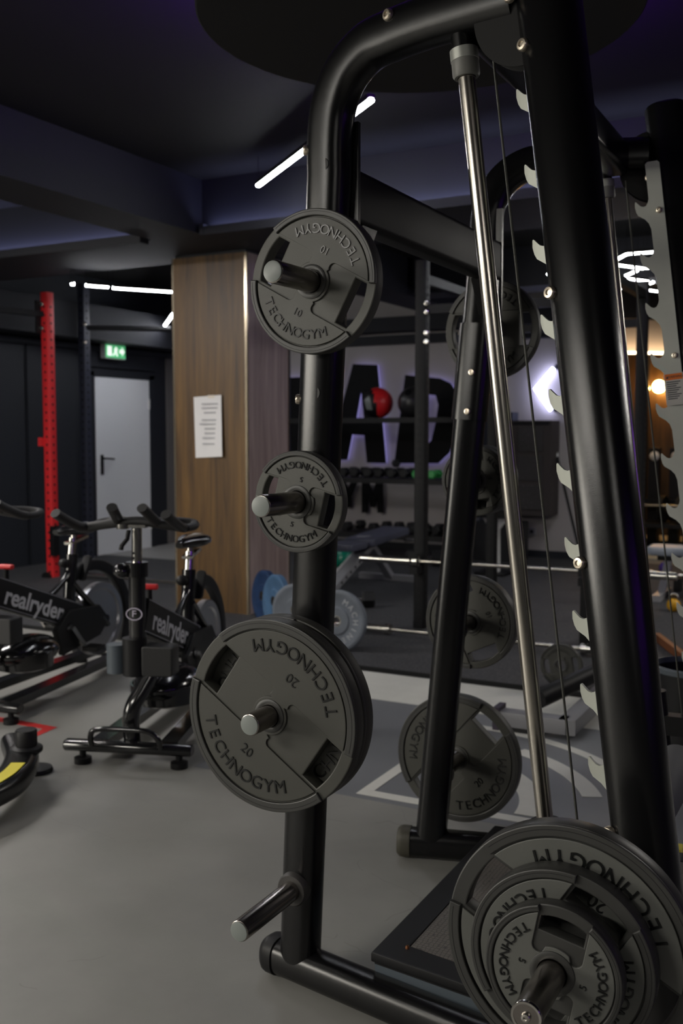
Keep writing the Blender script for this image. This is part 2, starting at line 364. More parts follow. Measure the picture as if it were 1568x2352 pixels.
# exit sign
c = ox(260, 808, WX + .12)
ex = root('exit_sign', c, 'small lit green exit sign above the grey door', 'sign')
MB().box(c, (.06, .34, .16)).build('housing', WHITE, ex)
MB().box(c + V((.033, 0, 0)), (.006, .32, .14)).build('lit_panel', mat('exit_green', (.1, .6, .25), .4, emit=(.10, .55, .22), estr=.55), ex)
pm = MB(); Mx = Matrix.Translation(c + V((.038, 0, 0))) @ Matrix.Rotation(pi / 2, 4, 'Z') @ TO_NEAR
def pict(poly): pm.prism(poly, 0, .003, Mx)
pict([(-.14, -.05), (-.07, -.05), (-.07, .055), (-.14, .055)]); pict([(-.03, .02), (.0, .055), (.03, .03), (.015, .0), (.035, -.05), (.01, -.05), (-.005, -.01), (-.035, -.05), (-.055, -.045), (-.02, .0)])
pict([(.06, -.015), (.10, -.015), (.10, -.045), (.145, .005), (.10, .055), (.10, .025), (.06, .025)])
pm.build('pictogram', mat('exit_white', (.9, .9, .9), .4, emit=(.9, 1, .9), estr=1.0), ex)

# wooden column
CX0, CX1, CY0, CY1 = -4.775, -4.10, 6.23, 6.83
wc = root('wooden_column', (-4.43, 6.5, 0), 'square structural column clad in brown wood grain boards', 'column')
MB().box((-4.43, 6.53, ZB / 2), (.64, .58, ZB)).build('core', WALLNAVY, wc)
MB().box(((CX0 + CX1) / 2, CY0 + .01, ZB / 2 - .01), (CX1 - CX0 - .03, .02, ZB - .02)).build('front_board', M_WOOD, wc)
MB().box((CX1 - .01, (CY0 + CY1) / 2, ZB / 2 - .01), (.02, CY1 - CY0 - .03, ZB - .02)).build('side_board', wood_mat('side_cladding_lit', (.30, .215, .20), (.52, .40, .37)), wc)  # paler than the front: light from the right is painted into its colour
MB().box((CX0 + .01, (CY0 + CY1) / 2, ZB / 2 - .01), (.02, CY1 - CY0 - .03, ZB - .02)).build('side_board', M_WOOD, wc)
for x, y in ((CX0 + .008, CY0 + .008), (CX1 - .008, CY0 + .008), (CX1 - .008, CY1 - .008)):
    MB().box((x, y, ZB / 2 - .01), (.018, .018, ZB - .02)).build('edge_strip', mat('bronze_trim', (.45, .38, .28), .22, .9), wc)
p = oy(478, 980, CY0 - .012)
nt_ = root('paper_notice', (p.x, CY0, p.z), 'white paper notice taped to the wooden column', 'notice')
mb = MB(); gx = 9
vs_ = []; fs_ = []
for j in range(7):
    for i in range(gx):
        u = i / (gx - 1) - .5; v = j / 6 - .5
        vs_.append(V((p.x + u * .26 + v * -.012, CY0 - .006 - .02 * max(0, u + .15) ** 1.3 * (1.4 - v), p.z + v * .46 + u * .012)))
for j in range(6):
    for i in range(gx - 1): a = j * gx + i; fs_.append((a, a + 1, a + gx + 1, a + gx))
mb.add(vs_, fs_); mb.build('sheet', PAPER, nt_)
mb = MB()
for k, (zz, ww, xx) in enumerate([(.17, .15, .02), (.14, .15, .02), (.105, .11, .02), (.05, .15, .02), (.02, .18, .015), (-.015, .10, .02), (-.05, .10, .02), (-.085, .14, .02), (-.13, .15, .025)]):
    mb.box((p.x + xx - .002, CY0 - .0145, p.z + zz), (ww, .0012, .012))
mb.build('printed_lines', mat('grey_ink', (.45, .45, .46), .8), nt_)
MB().box((p.x + .03, CY0 - .012, p.z + .225), (.06, .003, .02)).build('tape', mat('tape', (.75, .68, .58), .3), nt_)

# ------------------------------------------------------------------ lamps of the room, seen and added ones
def led_line(pts, z, label, m=None, wid=.032, grp='white ceiling light tubes'):
    pts = [V((q[0], q[1], z)) for q in pts]; mid = (pts[0] + pts[-1]) / 2
    r = root('led_tube', mid, label, 'light', grp)
    MB().sweep(pts, rrect(wid * 1.25, wid * .8, .006, 2), (0, 0, 1)).build('housing', SATIN, r)
    MB().sweep([q - V((0, 0, wid * .45)) for q in pts], rrect(wid, wid * .7, .01, 3), (0, 0, 1)).build('diffuser', m or LEDM, r)
    for q in (pts[0], pts[-1]): MB().tube([q, V((q.x, q.y, ZC))], .002, 5).build('suspension_wire', SATIN, r)
def px_line(pp, z): return [fl(x, y, z) for x, y in pp]
led_line(px_line([(593, 420), (852, 222)], 2.92), 2.92, 'long white light tube slanting across the ceiling behind the arch')
led_line(px_line([(163, 648), (170, 648)], 2.62), 2.62, 'tiny white light stub beside the dark blue rack post')
led_line(px_line([(197, 651), (248, 655)], 2.62), 2.62, 'short white light tube right of the dark blue rack post')
led_line(px_line([(259, 657), (410, 667)], 2.62), 2.62, 'white light tube ending at the wooden column top left')
led_line(px_line([(412, 697), (379, 744)], 2.62), 2.62, 'short slanting white light tube above the exit sign')
for pp, lb in (([(1258, 626), (1400, 600), (1440, 579), (1506, 574)], 'bent white light tube, topmost of the zigzag lights'),
               ([(1408, 604), (1420, 605), (1476, 613)], 'white light tube in the zigzag, second from the top'),
               ([(1482, 612), (1504, 610)], 'short white light tube beside the silver hook plate'),
               ([(1462, 618), (1438, 629)], 'slanted white light tube forming the zigzag diagonal'),
               ([(1400, 635), (1440, 636), (1486, 642)], 'white light tube in the zigzag, below the diagonal'),
               ([(1403, 659), (1463, 658)], 'level white light tube, lowest on the left of the zigzag'),
               ([(1470, 655), (1499, 645)], 'white light tube, upper branch of the lowest fork'),
               ([(1470, 660), (1510, 666)], 'white light tube, lower branch of the lowest fork')):
    led_line(px_line(pp, 2.68), 2.68, lb, wid=.026, grp='zigzag ceiling lights')

# added linear lamps, all out of view, that fill the room with light
def lamp(a, b, wid, m, label):
    a, b = V(a), V(b); r = root('fill_lamp', (a + b) / 2, label, 'lamp', 'added fill lamps out of view')
    MB().bar(a, b, wid + .03, .06).build('housing', SATIN, r)
    MB().bar(a - V((0, 0, .034)), b - V((0, 0, .034)), wid, .012).build('diffuser', m, r)
    for q in (a, b): MB().tube([q + V((0, 0, .03)), V((q.x, q.y, ZC))], .004, 6).build('suspension', SATIN, r)
lamp((-3.6, -1.2, 2.7), (-2.2, -1.9, 2.7), .22, KEYM, 'wide added fill lamp behind the photographer on the left')
lamp((-4.6, 1.0, 2.85), (-4.6, 2.6, 2.85), .14, SIDEM, 'added fill lamp above the exercise bikes')
lamp((1.2, -1.6, 2.75), (2.6, -1.0, 2.75), .08, SIDEM, 'added fill lamp behind the photographer on the right')
lamp((-6.2, 3.5, 2.85), (-5.2, 4.3, 2.85), .14, BACKM, 'added fill lamp over the walkway left of the bikes')
lamp((.6, 7.4, 2.8), (2.2, 8.4, 2.8), .19, SIDEM, 'added fill lamp over the right side of the free weights area')

# round ceiling disc with purple light above it
dc = V((-1.44, 3.27, 2.80)); dr = .76
dk = root('ceiling_disc', dc, 'round black disc hung below the ceiling with purple glow', 'ceiling panel')
MB().lathe([(0, 0), (dr - .006, 0), (dr, .006), (dr, .034), (dr - .006, .04), (0, .04)], Matrix.Translation(dc), 72).build('disc', CEILBLK, dk)
MB().lathe([(dr - .06, .045), (dr - .04, .045), (dr - .04, .06), (dr - .06, .06), (dr - .06, .045)], Matrix.Translation(dc), 60).build('purple_led_ring', mat('purple_ring', (.4, .1, .9), .4, emit=(.26, .02, 1.0), estr=LED_RING), dk)
for a in (0, 120, 240): MB().tube([dc + V((.4 * cos(radians(a)), .4 * sin(radians(a)), .04)), V((dc.x + .4 * cos(radians(a)), dc.y + .4 * sin(radians(a)), ZC))], .006, 6).build('rod', SATIN, dk)
pr = root('purple_fill_light', (4.46, 2.2, 1.9), 'long purple light strip added on the right wall', 'light')  # added out of view to tint the right side of the tubes
MB().box((4.48, 2.2, 1.9), (.03, 4.4, .12)).build('housing', SATIN, pr)
MB().box((4.46, 2.2, 1.9), (.02, 4.36, .09)).build('diffuser', PURPLEM, pr)
# ------------------------------------------------------------------ the weight machine (inclined guide rods, splayed side frames)
YM = 2.51                                   # plane of symmetry
P0 = V((-1.228, 2.09, .077)); DB = V((1, -.17, 0)).normalized(); DP = V((.0677, -.042, 1)).normalized()
NF = DB.cross(DP).normalized()
if NF.y > 0: NF = -NF                       # outward (towards the camera)
def near(x, y): return onp(x, y, P0, NF)
def mir(p): return V((p[0], 2 * YM - p[1] + .12 * (p[0] + 1.228), p[2]))      # the far frame is splayed a little more
def post(z): return P0 + DP * ((z - P0.z) / DP.z)
sm = root('smith_machine', (-.75, YM, 0), 'large black weight machine with arched side frames and inclined steel guide rods', 'gym machine')

arch_px = [(757, 400), (757, 330), (765, 250), (793, 172), (845, 110), (905, 80), (985, 50), (1080, 22), (1190, -8)]
arch = [near(*q) for q in arch_px]
lo = post(.03); a0 = arch[0]
path = [lo.lerp(a0, t) for t in (0, .25, .5, .75)] + smooth_path(arch, 6)
PROF = sup(.050, .042, 2.7)                 # in-plane half width, half depth
up_lo_near = near(1475, 1880); up_hi_near = near(1272, 100)
ud = (up_lo_near - up_hi_near).normalized()
up_top = up_hi_near - ud * .24; up_bot = up_lo_near + ud * ((.03 - up_lo_near.z) / ud.z)
UPROF = sup(.058, .056, 2.6)
rod_hi = near(1070, 165); rod_lo = near(1250, 1870); rd = (rod_lo - rod_hi).normalized(); rod_bot = rod_lo + rd * ((.10 - rod_lo.z) / rd.z)
pul = near(1216, 28)
IN = -NF                                    # towards the inside of the machine

def mdir(d): return mir(P0 + d) - mir(P0)
N2 = mdir(DB).cross(mdir(DP)).normalized()
if N2.y < 0: N2 = -N2                       # outward on the far side
def both(fn):
    fn(lambda p: V(p), NF); fn(mir, N2)
def frame_side(T, n):
    nm = n
    MB().sweep([T(p) for p in path], PROF, nm).build('arch_tube', POWDER, sm)
    MB().sweep([T(up_top), T(up_bot)], UPROF, nm, ends=([(.006, .93), (.01, .8)], None)).build('upright', POWDER, sm)
    e0 = post(.062) - DB * .075; e1 = post(.062) + DB * 1.25; e0.z = e1.z = .052
    MB().sweep([T(e0), T(e1)], sup(.045, .043, 2.6), V((n.x, n.y, 0)), ends=([(.012, .97), (.022, .85), (.026, .6)], None)).build('base_beam', POWDER, sm)
    MB().sweep([T(e0 - DB * .012), T(e0 + DB * .012)], sup(.0480, .0465, 2.6), V((n.x, n.y, 0)), ends=([(.010, .95), (.018, .82)], None)).build('end_cap', mat('worn_rubber_cap', (.045, .042, .030), .6) if n.y > 0 else SATIN, sm)
    # guide rod with black socket and grey collar
    MB().tube([T(rod_hi - rd * .01), T(rod_bot)], .0172, 24).build('guide_rod', STEEL, sm)
    MB().tube([T(rod_hi - rd * .125), T(rod_hi - rd * .02)], .0235, 24).build('rod_socket', POWDER, sm)
    M_ = axis_m(T(rod_hi - rd * .043), T(rd) - T(V((0, 0, 0))) if False else (T(rod_hi + rd) - T(rod_hi)))
    MB().lathe([(.024, 0), (.0285, 0), (.0285, .022), (.0265, .023)], M_, 28).build('clamp_ring', mat('collar_silver', (.42, .43, .40), .4, .6), sm)
    MB().lathe([(.0262, .021), (.0275, .022), (.0275, .050), (.0245, .055), (.0185, .055), (.0185, .04)], M_, 28).build('rubber_collar', mat('collar_grey', (.15, .15, .14), .5), sm)
    # cable and pulley housing
    c_hi = near(1126, 104) + IN * .006; c_lo = near(1322, 1885) + IN * .006; cdv = (c_lo - c_hi).normalized()
    MB().tube([T(c_hi), T(c_lo + cdv * .25)], .0027, 8).build('cable', mat('steel_cable', (.06, .06, .055), .5, .6, bump=.5, bscale=500), sm)
    for k, off in enumerate((-.030, .004)):
        q = pul + IN * off
        poly = [(.105 * cos(radians(a)), .105 * sin(radians(a))) for a in range(95, 300, 6)] + [(.05, -.05), (.05, .09)]
        dsc = MB(); e1_ = DB; e2_ = DP - DB * DP.dot(DB); e2_.normalize()
        A_ = [T(q + e1_ * x + e2_ * y) for x, y in poly]; B_ = [T(q + IN * .004 + e1_ * x + e2_ * y) for x, y in poly]; nn = len(poly)
        dsc.add(A_ + B_, [tuple(range(nn)), tuple(range(2 * nn - 1, nn - 1, -1))] + [(i, (i + 1) % nn, nn + (i + 1) % nn, nn + i) for i in range(nn)])
        dsc.build('pulley_cover', mat('matt_black_cover', (.007, .007, .0075), .65, spec=.25), sm)
    MB().lathe([(.012, -.011), (.088, -.011), (.082, 0), (.088, .011), (.012, .011)], axis_m(T(pul + IN * -.012), T(pul + NF) - T(pul)), 36).build('pulley', SATIN, sm)
    # sleeve joint on the rear post
    return
both(frame_side)
# hook plates on the inner faces of the uprights
HK = [(.037, 0), (.030, .006), (.024, .012), (.018, .0145), (.010, .013), (.003, .006), (0, -.004)]
def hook_plate(T, n):
    tips = [onp(x, y, P0 + IN * .05, NF) for x, y in ((1186, 205), (1351, 1738))]
    step = (tips[1] - tips[0]).length / 9; dn = (tips[1] - tips[0]).normalized(); out = -(DB - dn * DB.dot(dn)).normalized()
    left = []
    for k in range(10):
        s0 = k * step
        left += [(.0, s0 - .004), (.003, s0 + .006), (.009, s0 + .0155), (.016, s0 + .0175), (.023, s0 + .015), (.030, s0 + .0075), (.0355, s0 + .0005), (.0375, s0), (.039, s0 + .003), (.040, s0 + .016), (.0375, s0 + .030), (.033, s0 + .040), (.016, s0 + .053), (.006, s0 + .066), (.001, s0 + .084)]
    top = -.112; bot = 9 * step + .12
    poly = [(-.040, top + .006), (-.034, top), (-.006, top), (0, top + .006)] + left + [(0, bot), (-.046, bot)]
    o_ = tips[0] - out * .0375
    A_ = [T(o_ + out * a + dn * b) for a, b in poly]; B_ = [T(o_ + IN * .007 + out * a + dn * b) for a, b in poly]; nn = len(poly)
    MB().add(A_ + B_, [tuple(range(nn)), tuple(range(2 * nn - 1, nn - 1, -1))] + [(i, (i + 1) % nn, nn + (i + 1) % nn, nn + i) for i in range(nn)]).build('hook_plate', ZINC, sm, sharp=30)
    return o_, out, dn
ho, hout, hdn = hook_plate(lambda p: V(p), NF)
hook_plate(mir, None)
# cross beams between the side frames
a = near(757, 452); a = V((a.x + .03, a.y, a.z)); b = mir(a)
MB().sweep([a + V((0, .03, 0)), b - V((0, .03, 0))], rrect(.062, .125, .016, 4), (0, 0, 1)).build('rear_cross_beam', mat('matt_black_beam', (.0045, .0045, .005), .5, spec=.25), sm)
for T in (lambda p: V(p), mir):
    q0 = a + V((0, .045, 0))
    MB().add([T(q0 + V((dx, 0, dz))) for dx in (-.03, .03) for dz in (-.06, -.17)] + [T(q0 + V((dx, .075, -.06))) for dx in (-.03, .03)], [(0, 1, 4), (2, 5, 3), (0, 2, 3, 1), (1, 3, 5, 4), (0, 4, 5, 2)]).build('gusset', POWDER, sm)
    MB().box(T(a + V((.018, .022, -.01))), (.03, .012, .34)).build('flange', POWDER, sm)
a = near(1098, 40) + IN * .03; b = mir(a)
MB().sweep([a, b], rrect(.075, .10, .02, 4), (0, 0, 1)).build('top_cross_beam', POWDER, sm)
a = post(.062) + DB * 1.2; a.z = .052
MB().sweep([a, mir(a)], rrect(.10, .09, .02, 4), (0, 0, 1)).build('front_cross_beam', POWDER, sm)
# storage pegs on both rear posts
PEG_Z = (.27, .745, 1.225, 1.715)
for z in PEG_Z:
    q = post(z)
    for sgn in (-1, 1):
        base = V((q.x, q.y + sgn * (0 if sgn < 0 else 0), z)) if sgn < 0 else mir(V((q.x, q.y, z)))
        d = V((0, sgn, 0)); tip = 1.80 if sgn < 0 else 2 * YM - 1.80 + .05
        MB().tube([base + d * .03, V((base.x, tip, z))], .0245, 28, ends=(None, [(.002, .97), (.003, .9)])).build('storage_peg', DARKSTEEL, sm)
        MB().lathe([(0, 0), (.022, 0), (.022, .002), (.019, .003), (0, .003)], axis_m((base.x, tip + sgn * .0025, z), d), 24).build('peg_cap', CAPGREY, sm)
        MB().lathe([(.021, .03), (.041, .03), (.041, .052), (.037, .060), (.021, .060)], axis_m(base, d), 28).build('peg_collar', mat('collar_rubber', (.05, .047, .045), .5), sm)
# sleeve joint of the far rear post
q0, q1 = mir(post(1.42)), mir(post(1.72))
MB().sweep([q0, q1], sup(.0545, .0465, 2.7), V((0, 1, 0))).build('post_sleeve', POWDER, sm)
q0, q1 = post(1.42), post(1.72)
# bolts
FRONT = (NF + V((-.25, 0, .05))).normalized()
for x, y, off in ((907, 50, .042), (1218, 122, .052), (1187, 12, .050), (1279, 678, .053), (1345, 1284, .053), (1411, 1889, .053)):
    bolt(near(x, y) + NF * off + V((.01, 0, 0)), FRONT, sm, .0125)
for x, y in ((710, 352), (692, 917)):
    q = near(x, y); bolt(q + DB * .012 + NF * .026, (-.86, -.5, .03), sm, .0115)
for x, y in ((777, 383), (757, 902)): MB().lathe([(0, .0), (.0145, 0), (.0155, -.001), (.0155, -.02)], axis_m(near(x, y) + NF * .0405 - DB * .012, NF), 24).build('plug', SATIN, sm)
def farp(x, y, off=0.0):
    return onp(x, y, mir(P0) - N2 * off, N2)
for x, y in ((1083, 855), (1073, 945), (1425, 368), (1489, 408)):
    bolt(farp(x, y, .046), (-.1, -1, 0), sm, .011)
for x, y in ((1513, 482), (1549, 816)): bolt(farp(x, y, .060), (-.1, -1, 0), sm, .009)
# foot platform between the base beams
def ynear(X): return 2.09 - .17 * (X + 1.228)
x0, x1 = -1.02, -.02
pl = [(x0, ynear(x0) + .015), (x1, ynear(x1) + .07), (x1, 2 * YM - ynear(x1) - .07), (x0, 2 * YM - ynear(x0) - .015)]
cxm, cym = -.5, YM
def inset(poly, d): return [(x + (d if x < cxm else -d), y + (d if y < cym else -d)) for x, y in poly]
mb = MB(); ring = pl; ins = inset(pl, .075); n = 4
mb.prism(inset(pl, .006), .112, .136); ob = mb.build('platform_slab', SATIN, sm)
mb = MB().mesh(shape([pl, inset(pl, .07)], .118, .143, .004)); mb.build('platform_border', SATIN, sm)
MB().mesh(shape([inset(pl, .072)], .130, .1415, .001)).build('platform_tread', M_WEAVE, sm)
b0 = inset(pl, .006); b1 = inset(pl, .012)
mb = MB(); mb.add([(x, y, .112) for x, y in b0] + [(x, y, .0) for x, y in b1], [(0, 1, 2, 3), (7, 6, 5, 4)] + [(i, 4 + i, 4 + (i + 1) % 4, (i + 1) % 4) for i in range(4)])
mb.build('platform_base', BLUEGREY, sm)
MB().box((-.60, ynear(-.72) + .055, .085), (.34, .04, .03), Matrix.Rotation(-.17, 3, 'Z')).build('platform_slot', SATIN, sm)
bolt((pl[0][0] + .07, pl[0][1] + .055, .143), (0, 0, 1), sm, .005, mat('rusty_screw', (.25, .1, .04), .5, .6))
# hazard stripes on the far base beam
hz = MB(); q = mir(post(.062)); dfar = mdir(DB)
for k in range(9):
    cc = q + dfar * (.66 + k * .045); cc.z = .062
    hz.box((cc.x, cc.y - .043, .062 + .03), (.022, .012, .045), Matrix.Rotation(.17, 3, 'Z'))
    hz.box((cc.x, cc.y, .0975), (.022, .08, .004), Matrix.Rotation(.17, 3, 'Z'))
hz.build('hazard_stripes', mat('hazard_yellow', (.75, .62, .05), .5), sm)
# warning label on the far hook plate
wp0, wp1 = farp(1526, 858, .066), farp(1572, 928, .066)
q = (wp0 + wp1) / 2; n2 = N2; ew = mdir(DB).normalized(); eh = n2.cross(ew); eh = eh if eh.z > 0 else -eh
LBM = Matrix((ew, eh, ew.cross(eh))).transposed().to_4x4(); LBM = Matrix.Translation(q) @ LBM @ Matrix.Rotation(radians(7), 4, 'Z')
lb = MB().mesh(shape([rrect(.055, .096, .003, 2)], 0, .0012), LBM).build('warning_label', mat('label_silver', (.55, .54, .50), .5), sm)
MB().mesh(shape([rrect(.050, .018, .001, 1)], .001, .0017), LBM @ Matrix.Translation((0, .036, 0))).build('orange_header', mat('label_orange', (.80, .20, .03), .5), lb)
mb = MB(); mb.mesh(text('WARNING', .0095, .0004), LBM @ Matrix.Translation((.004, .036, .0019))); mb.prism([(-.022, .0315), (-.015, .0315), (-.0185, .0395)], .0017, .0021, LBM)
for k in range(9):
    ww = .040 - .012 * ((k * 7) % 3) / 2; mb.mesh(shape([rrect(ww, .0028, .0005, 1)], .0011, .0016), LBM @ Matrix.Translation(((ww - .044) / 2, .021 - k * .0062, 0)))
mb.build('label_print', INK, lb)

# ------------------------------------------------------------------ weight plates
PLATES = {}
def circ(r, n=72, a0=0, a1=360): return [(r * cos(radians(a0 + (a1 - a0) * i / n)), r * sin(radians(a0 + (a1 - a0) * i / n))) for i in range(n)]
def plate_meshes(kg):
    if kg in PLATES: return PLATES[kg]
    R, T, hbf, s_in, s_out, num, span, rt_, lh, nr = {20: (.220, .042, .285, .635, .865, '20', 100, .742, .165, .49), 10: (.159, .042, .375, .60, .85, '10', 96, .735, .165, .47), 5: (.1155, .034, .375, .55, .82, '5', 100, .735, .165, .46)}[kg]
    hb = hbf * R; Rf = .885 * R
    def slot(sg):
        a = math.asin(min(.99, hb * .88 / (s_out * R))); pts = []
        pts += [(sg * s_out * R * cos(-a + 2 * a * i / 12), s_out * R * sin(-a + 2 * a * i / 12)) for i in range(13)]
        pts += [(sg * s_in * R, hb * .88), (sg * s_in * R, -hb * .88)]
        return pts if sg > 0 else pts[::-1]
    disc = shape([circ(R, 96), circ(.0262, 32)[::-1], slot(1), slot(-1)], -T, -.0075, .003)
    # raised face: both halves joined round the hub
    hub = .0445; uc = .026; cr = .012
    def pocket_edge(sg):
        """from (rim, +hb) inwards, round the hub, out to (rim, -hb), for the right-hand pocket"""
        pts = [(sqrt(Rf * Rf - hb * hb), hb), (uc + cr, hb)]
        pts += [(uc + cr - cr * sin(radians(t)), hb - cr + cr * cos(radians(t))) for t in (25, 50, 75, 100, 125)]
        a_top = min(70, degrees(math.asin(min(.95, (hb - cr * 1.9) / hub))))
        pts += [(hub * cos(radians(t)), hub * sin(radians(t))) for t in [a_top - 2 * a_top * i / 12 for i in range(13)]]
        pts += [(uc + cr - cr * sin(radians(t)), -hb + cr - cr * cos(radians(t))) for t in (125, 100, 75, 50, 25)]
        return pts + [(uc + cr, -hb), (sqrt(Rf * Rf - hb * hb), -hb)]
    ab = degrees(math.asin(hb / Rf)); right = pocket_edge(1)[::-1]       # going up on the right side: from -hb to +hb
    loop = right + [(Rf * cos(radians(t)), Rf * sin(radians(t))) for t in [ab + (180 - 2 * ab) * i / 40 for i in range(1, 40)]]
    loop += [(-x, -y) for x, y in right] + [(Rf * cos(radians(t)), Rf * sin(radians(t))) for t in [180 + ab + (180 - 2 * ab) * i / 40 for i in range(1, 40)]]
    face = shape([loop, circ(.0262, 32)[::-1]], -.0085, -.003, .0012)
    rim = MB(); a2 = degrees(math.asin(hb / (.95 * R)))
    for k in (0,):
        outer = [(R * cos(radians(t)), R * sin(radians(t))) for t in [k + a2 + (180 - 2 * a2) * i / 44 for i in range(45)]]
        inner = [(.902 * R * cos(radians(t)), .902 * R * sin(radians(t))) for t in [k + a2 + (180 - 2 * a2) * i / 44 for i in range(45)]]
        rim.mesh(shape([outer + inner[::-1]], -.0090, 0, .0022))
    groove = MB()
    for k in (0,):
        outer = [(.962 * R * cos(radians(t)), .962 * R * sin(radians(t))) for t in [k + a2 + 2 + (176 - 2 * a2) * i / 44 for i in range(45)]]
        inner = [(.958 * R * cos(radians(t)), .958 * R * sin(radians(t))) for t in [k + a2 + 2 + (176 - 2 * a2) * i / 44 for i in range(45)]]
        groove.mesh(shape([outer + inner[::-1]], -.001, .0004))
    hubm = MB().lathe([(.0260, -T - .001), (.0260, -.001), (.029, .0005), (.0345, .0005), (.038, -.001), (.0385, -.006)], None, 40)
    let = MB(); numb = MB()
    for k in (0,):
        arc_text(let, 'TECHNOGYM', rt_ * R, lh * R * 1.18, .0026, -.0019, span, -90 + k)
        numb.mesh(text(num, .135 * R * 1.1, .002), Matrix.Rotation(radians(k), 4, 'Z') @ Matrix.Translation((0, -nr * R, -.0022)))
    def md(mb_, nm, m_): return mb_.data(nm, m_, V((0, 0, 0)), 30)
    PLATES[kg] = [('disc', md(MB().mesh(disc), 'disc', RUBBER_RIM)), ('face', md(MB().mesh(face), 'face', RUBBER)), ('rim', md(rim, 'rim', RUBBER_RIM)), ('rim_groove', md(groove, 'rim_groove', HOLE)),
                  ('hub_ring', md(hubm, 'hub_ring', RUBBER_RIM)), ('lettering', md(let, 'lettering', LETTER)), ('weight_number', md(numb, 'weight_number', LETTER))]
    return PLATES[kg]
def plate(kg, x, y, z, ang, label, group, tone=None):
    o = root('weight_plate', (x, y, z), label, 'weight plate', group)
    R_ = Matrix.Rotation(pi / 2, 4, 'X') @ Matrix.Rotation(radians(ang), 4, 'Z'); o.rotation_euler = R_.to_euler()
    for nm, me_ in plate_meshes(kg):
        for half in ((0, pi) if nm in ('rim', 'rim_groove', 'lettering', 'weight_number') else (0,)):
            c_ = bpy.data.objects.new(nm, me_); COL.objects.link(c_); c_.parent = o; c_.rotation_euler = (0, 0, half)
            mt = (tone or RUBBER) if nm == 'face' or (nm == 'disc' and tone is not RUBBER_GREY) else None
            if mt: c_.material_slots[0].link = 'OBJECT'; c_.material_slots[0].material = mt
    return o
G1, G2, G3 = 'plates on the near storage post', 'plates on the far storage post', 'plates loaded on the machine bar'
def px_(z): return post(z).x
plate(20, px_(.745), 1.875, .745, -34.5, 'large black twenty kilo plate in front on the near post', G1)
plate(20, px_(.745), 1.921, .745, 62, 'large black twenty kilo plate behind another on the near post', G1)
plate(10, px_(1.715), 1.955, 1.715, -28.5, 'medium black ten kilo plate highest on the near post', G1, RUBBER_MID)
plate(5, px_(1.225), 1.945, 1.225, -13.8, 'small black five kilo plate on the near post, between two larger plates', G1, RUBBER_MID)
plate(20, px_(.27) - .01, 3.14, .27, 49, 'large black twenty kilo plate lowest on the far post', G2)
plate(10, px_(.745), 3.14, .745, 115, 'medium black plate on the far post above the lowest plate', G2)
plate(5, px_(1.225), 3.09, 1.225, 100, 'small black plate on the far post, front of its cluster', G2)
plate(5, px_(1.225) + .0, 3.126, 1.225, 80, 'small black plate on the far post, middle of its cluster', G2)
plate(5, px_(1.225) + .0, 3.162, 1.225, 40, 'small black plate on the far post, rear of its cluster', G2)
plate(10, px_(1.715), 3.13, 1.715, 0, 'medium black plate highest on the far post', G2)

# ------------------------------------------------------------------ bar on the guide rods
BX, BZ = -.44, .488
br = root('machine_bar', (BX, YM, BZ), 'steel bar of the weight machine with thick sleeve carrying plates', 'barbell')
MB().tube([(BX, 1.75, BZ), (BX, 3.30, BZ)], .014, 20).build('shaft', STEEL, br)
MB().tube([(BX, 1.43, BZ), (BX, 1.80, BZ)], .0242, 32).build('sleeve', DARKSTEEL, br)
MB().tube([(BX, 3.25, BZ), (BX, 3.58, BZ)], .0242, 32).build('sleeve', DARKSTEEL, br)
MB().lathe([(.0205, -.004), (.0205, .001), (.0242, .0012), (.0248, .0), (.0248, -.006)], axis_m((BX, 1.43, BZ), (0, -1, 0)), 32).build('sleeve_rim', CHROME, br)
MB().lathe([(0, -.003), (.0205, -.003), (.0205, -.005)], axis_m((BX, 1.43, BZ), (0, -1, 0)), 32).build('end_plug', BLUEGREY, br)
bolt((BX, 1.431, BZ), (0, -1, 0), br, .008, CHROME)
for y in (1.76, 3.27): MB().tube([(BX, y - .02, BZ), (BX, y + .02, BZ)], .036, 28).build('collar', SATIN, br)
for T in (lambda p: V(p), mir):
    ra = rod_lo + rd * ((BZ + .10 - rod_lo.z) / rd.z); rb = rod_lo + rd * ((BZ - .10 - rod_lo.z) / rd.z)
    MB().tube([T(ra), T(rb)], .031, 24).build('carriage', SATIN, br)
    m_ = (ra + rb) / 2; MB().bar(T(m_), T(V((BX, m_.y, BZ))), .05, .06).build('carriage_arm', SATIN, br)
pd = MB(); pd.lathe([(.015, 0), (.052, 0), (.056, .004), (.056, .416), (.052, .42), (.015, .42)], axis_m((BX, 2.34, BZ), (0, 1, 0)), 32)
pd.thing('bar_pad', mat('grey_foam', (.10, .105, .11), .7), (BX, 2.55, BZ), 'thick grey foam pad wrapped round the machine bar', 'pad')
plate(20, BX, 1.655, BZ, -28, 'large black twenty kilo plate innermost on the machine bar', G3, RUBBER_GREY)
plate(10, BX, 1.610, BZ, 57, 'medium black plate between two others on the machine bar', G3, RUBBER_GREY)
plate(5, BX, 1.567, BZ, 79, 'small black five kilo plate outermost on the machine bar', G3, RUBBER_GREY)

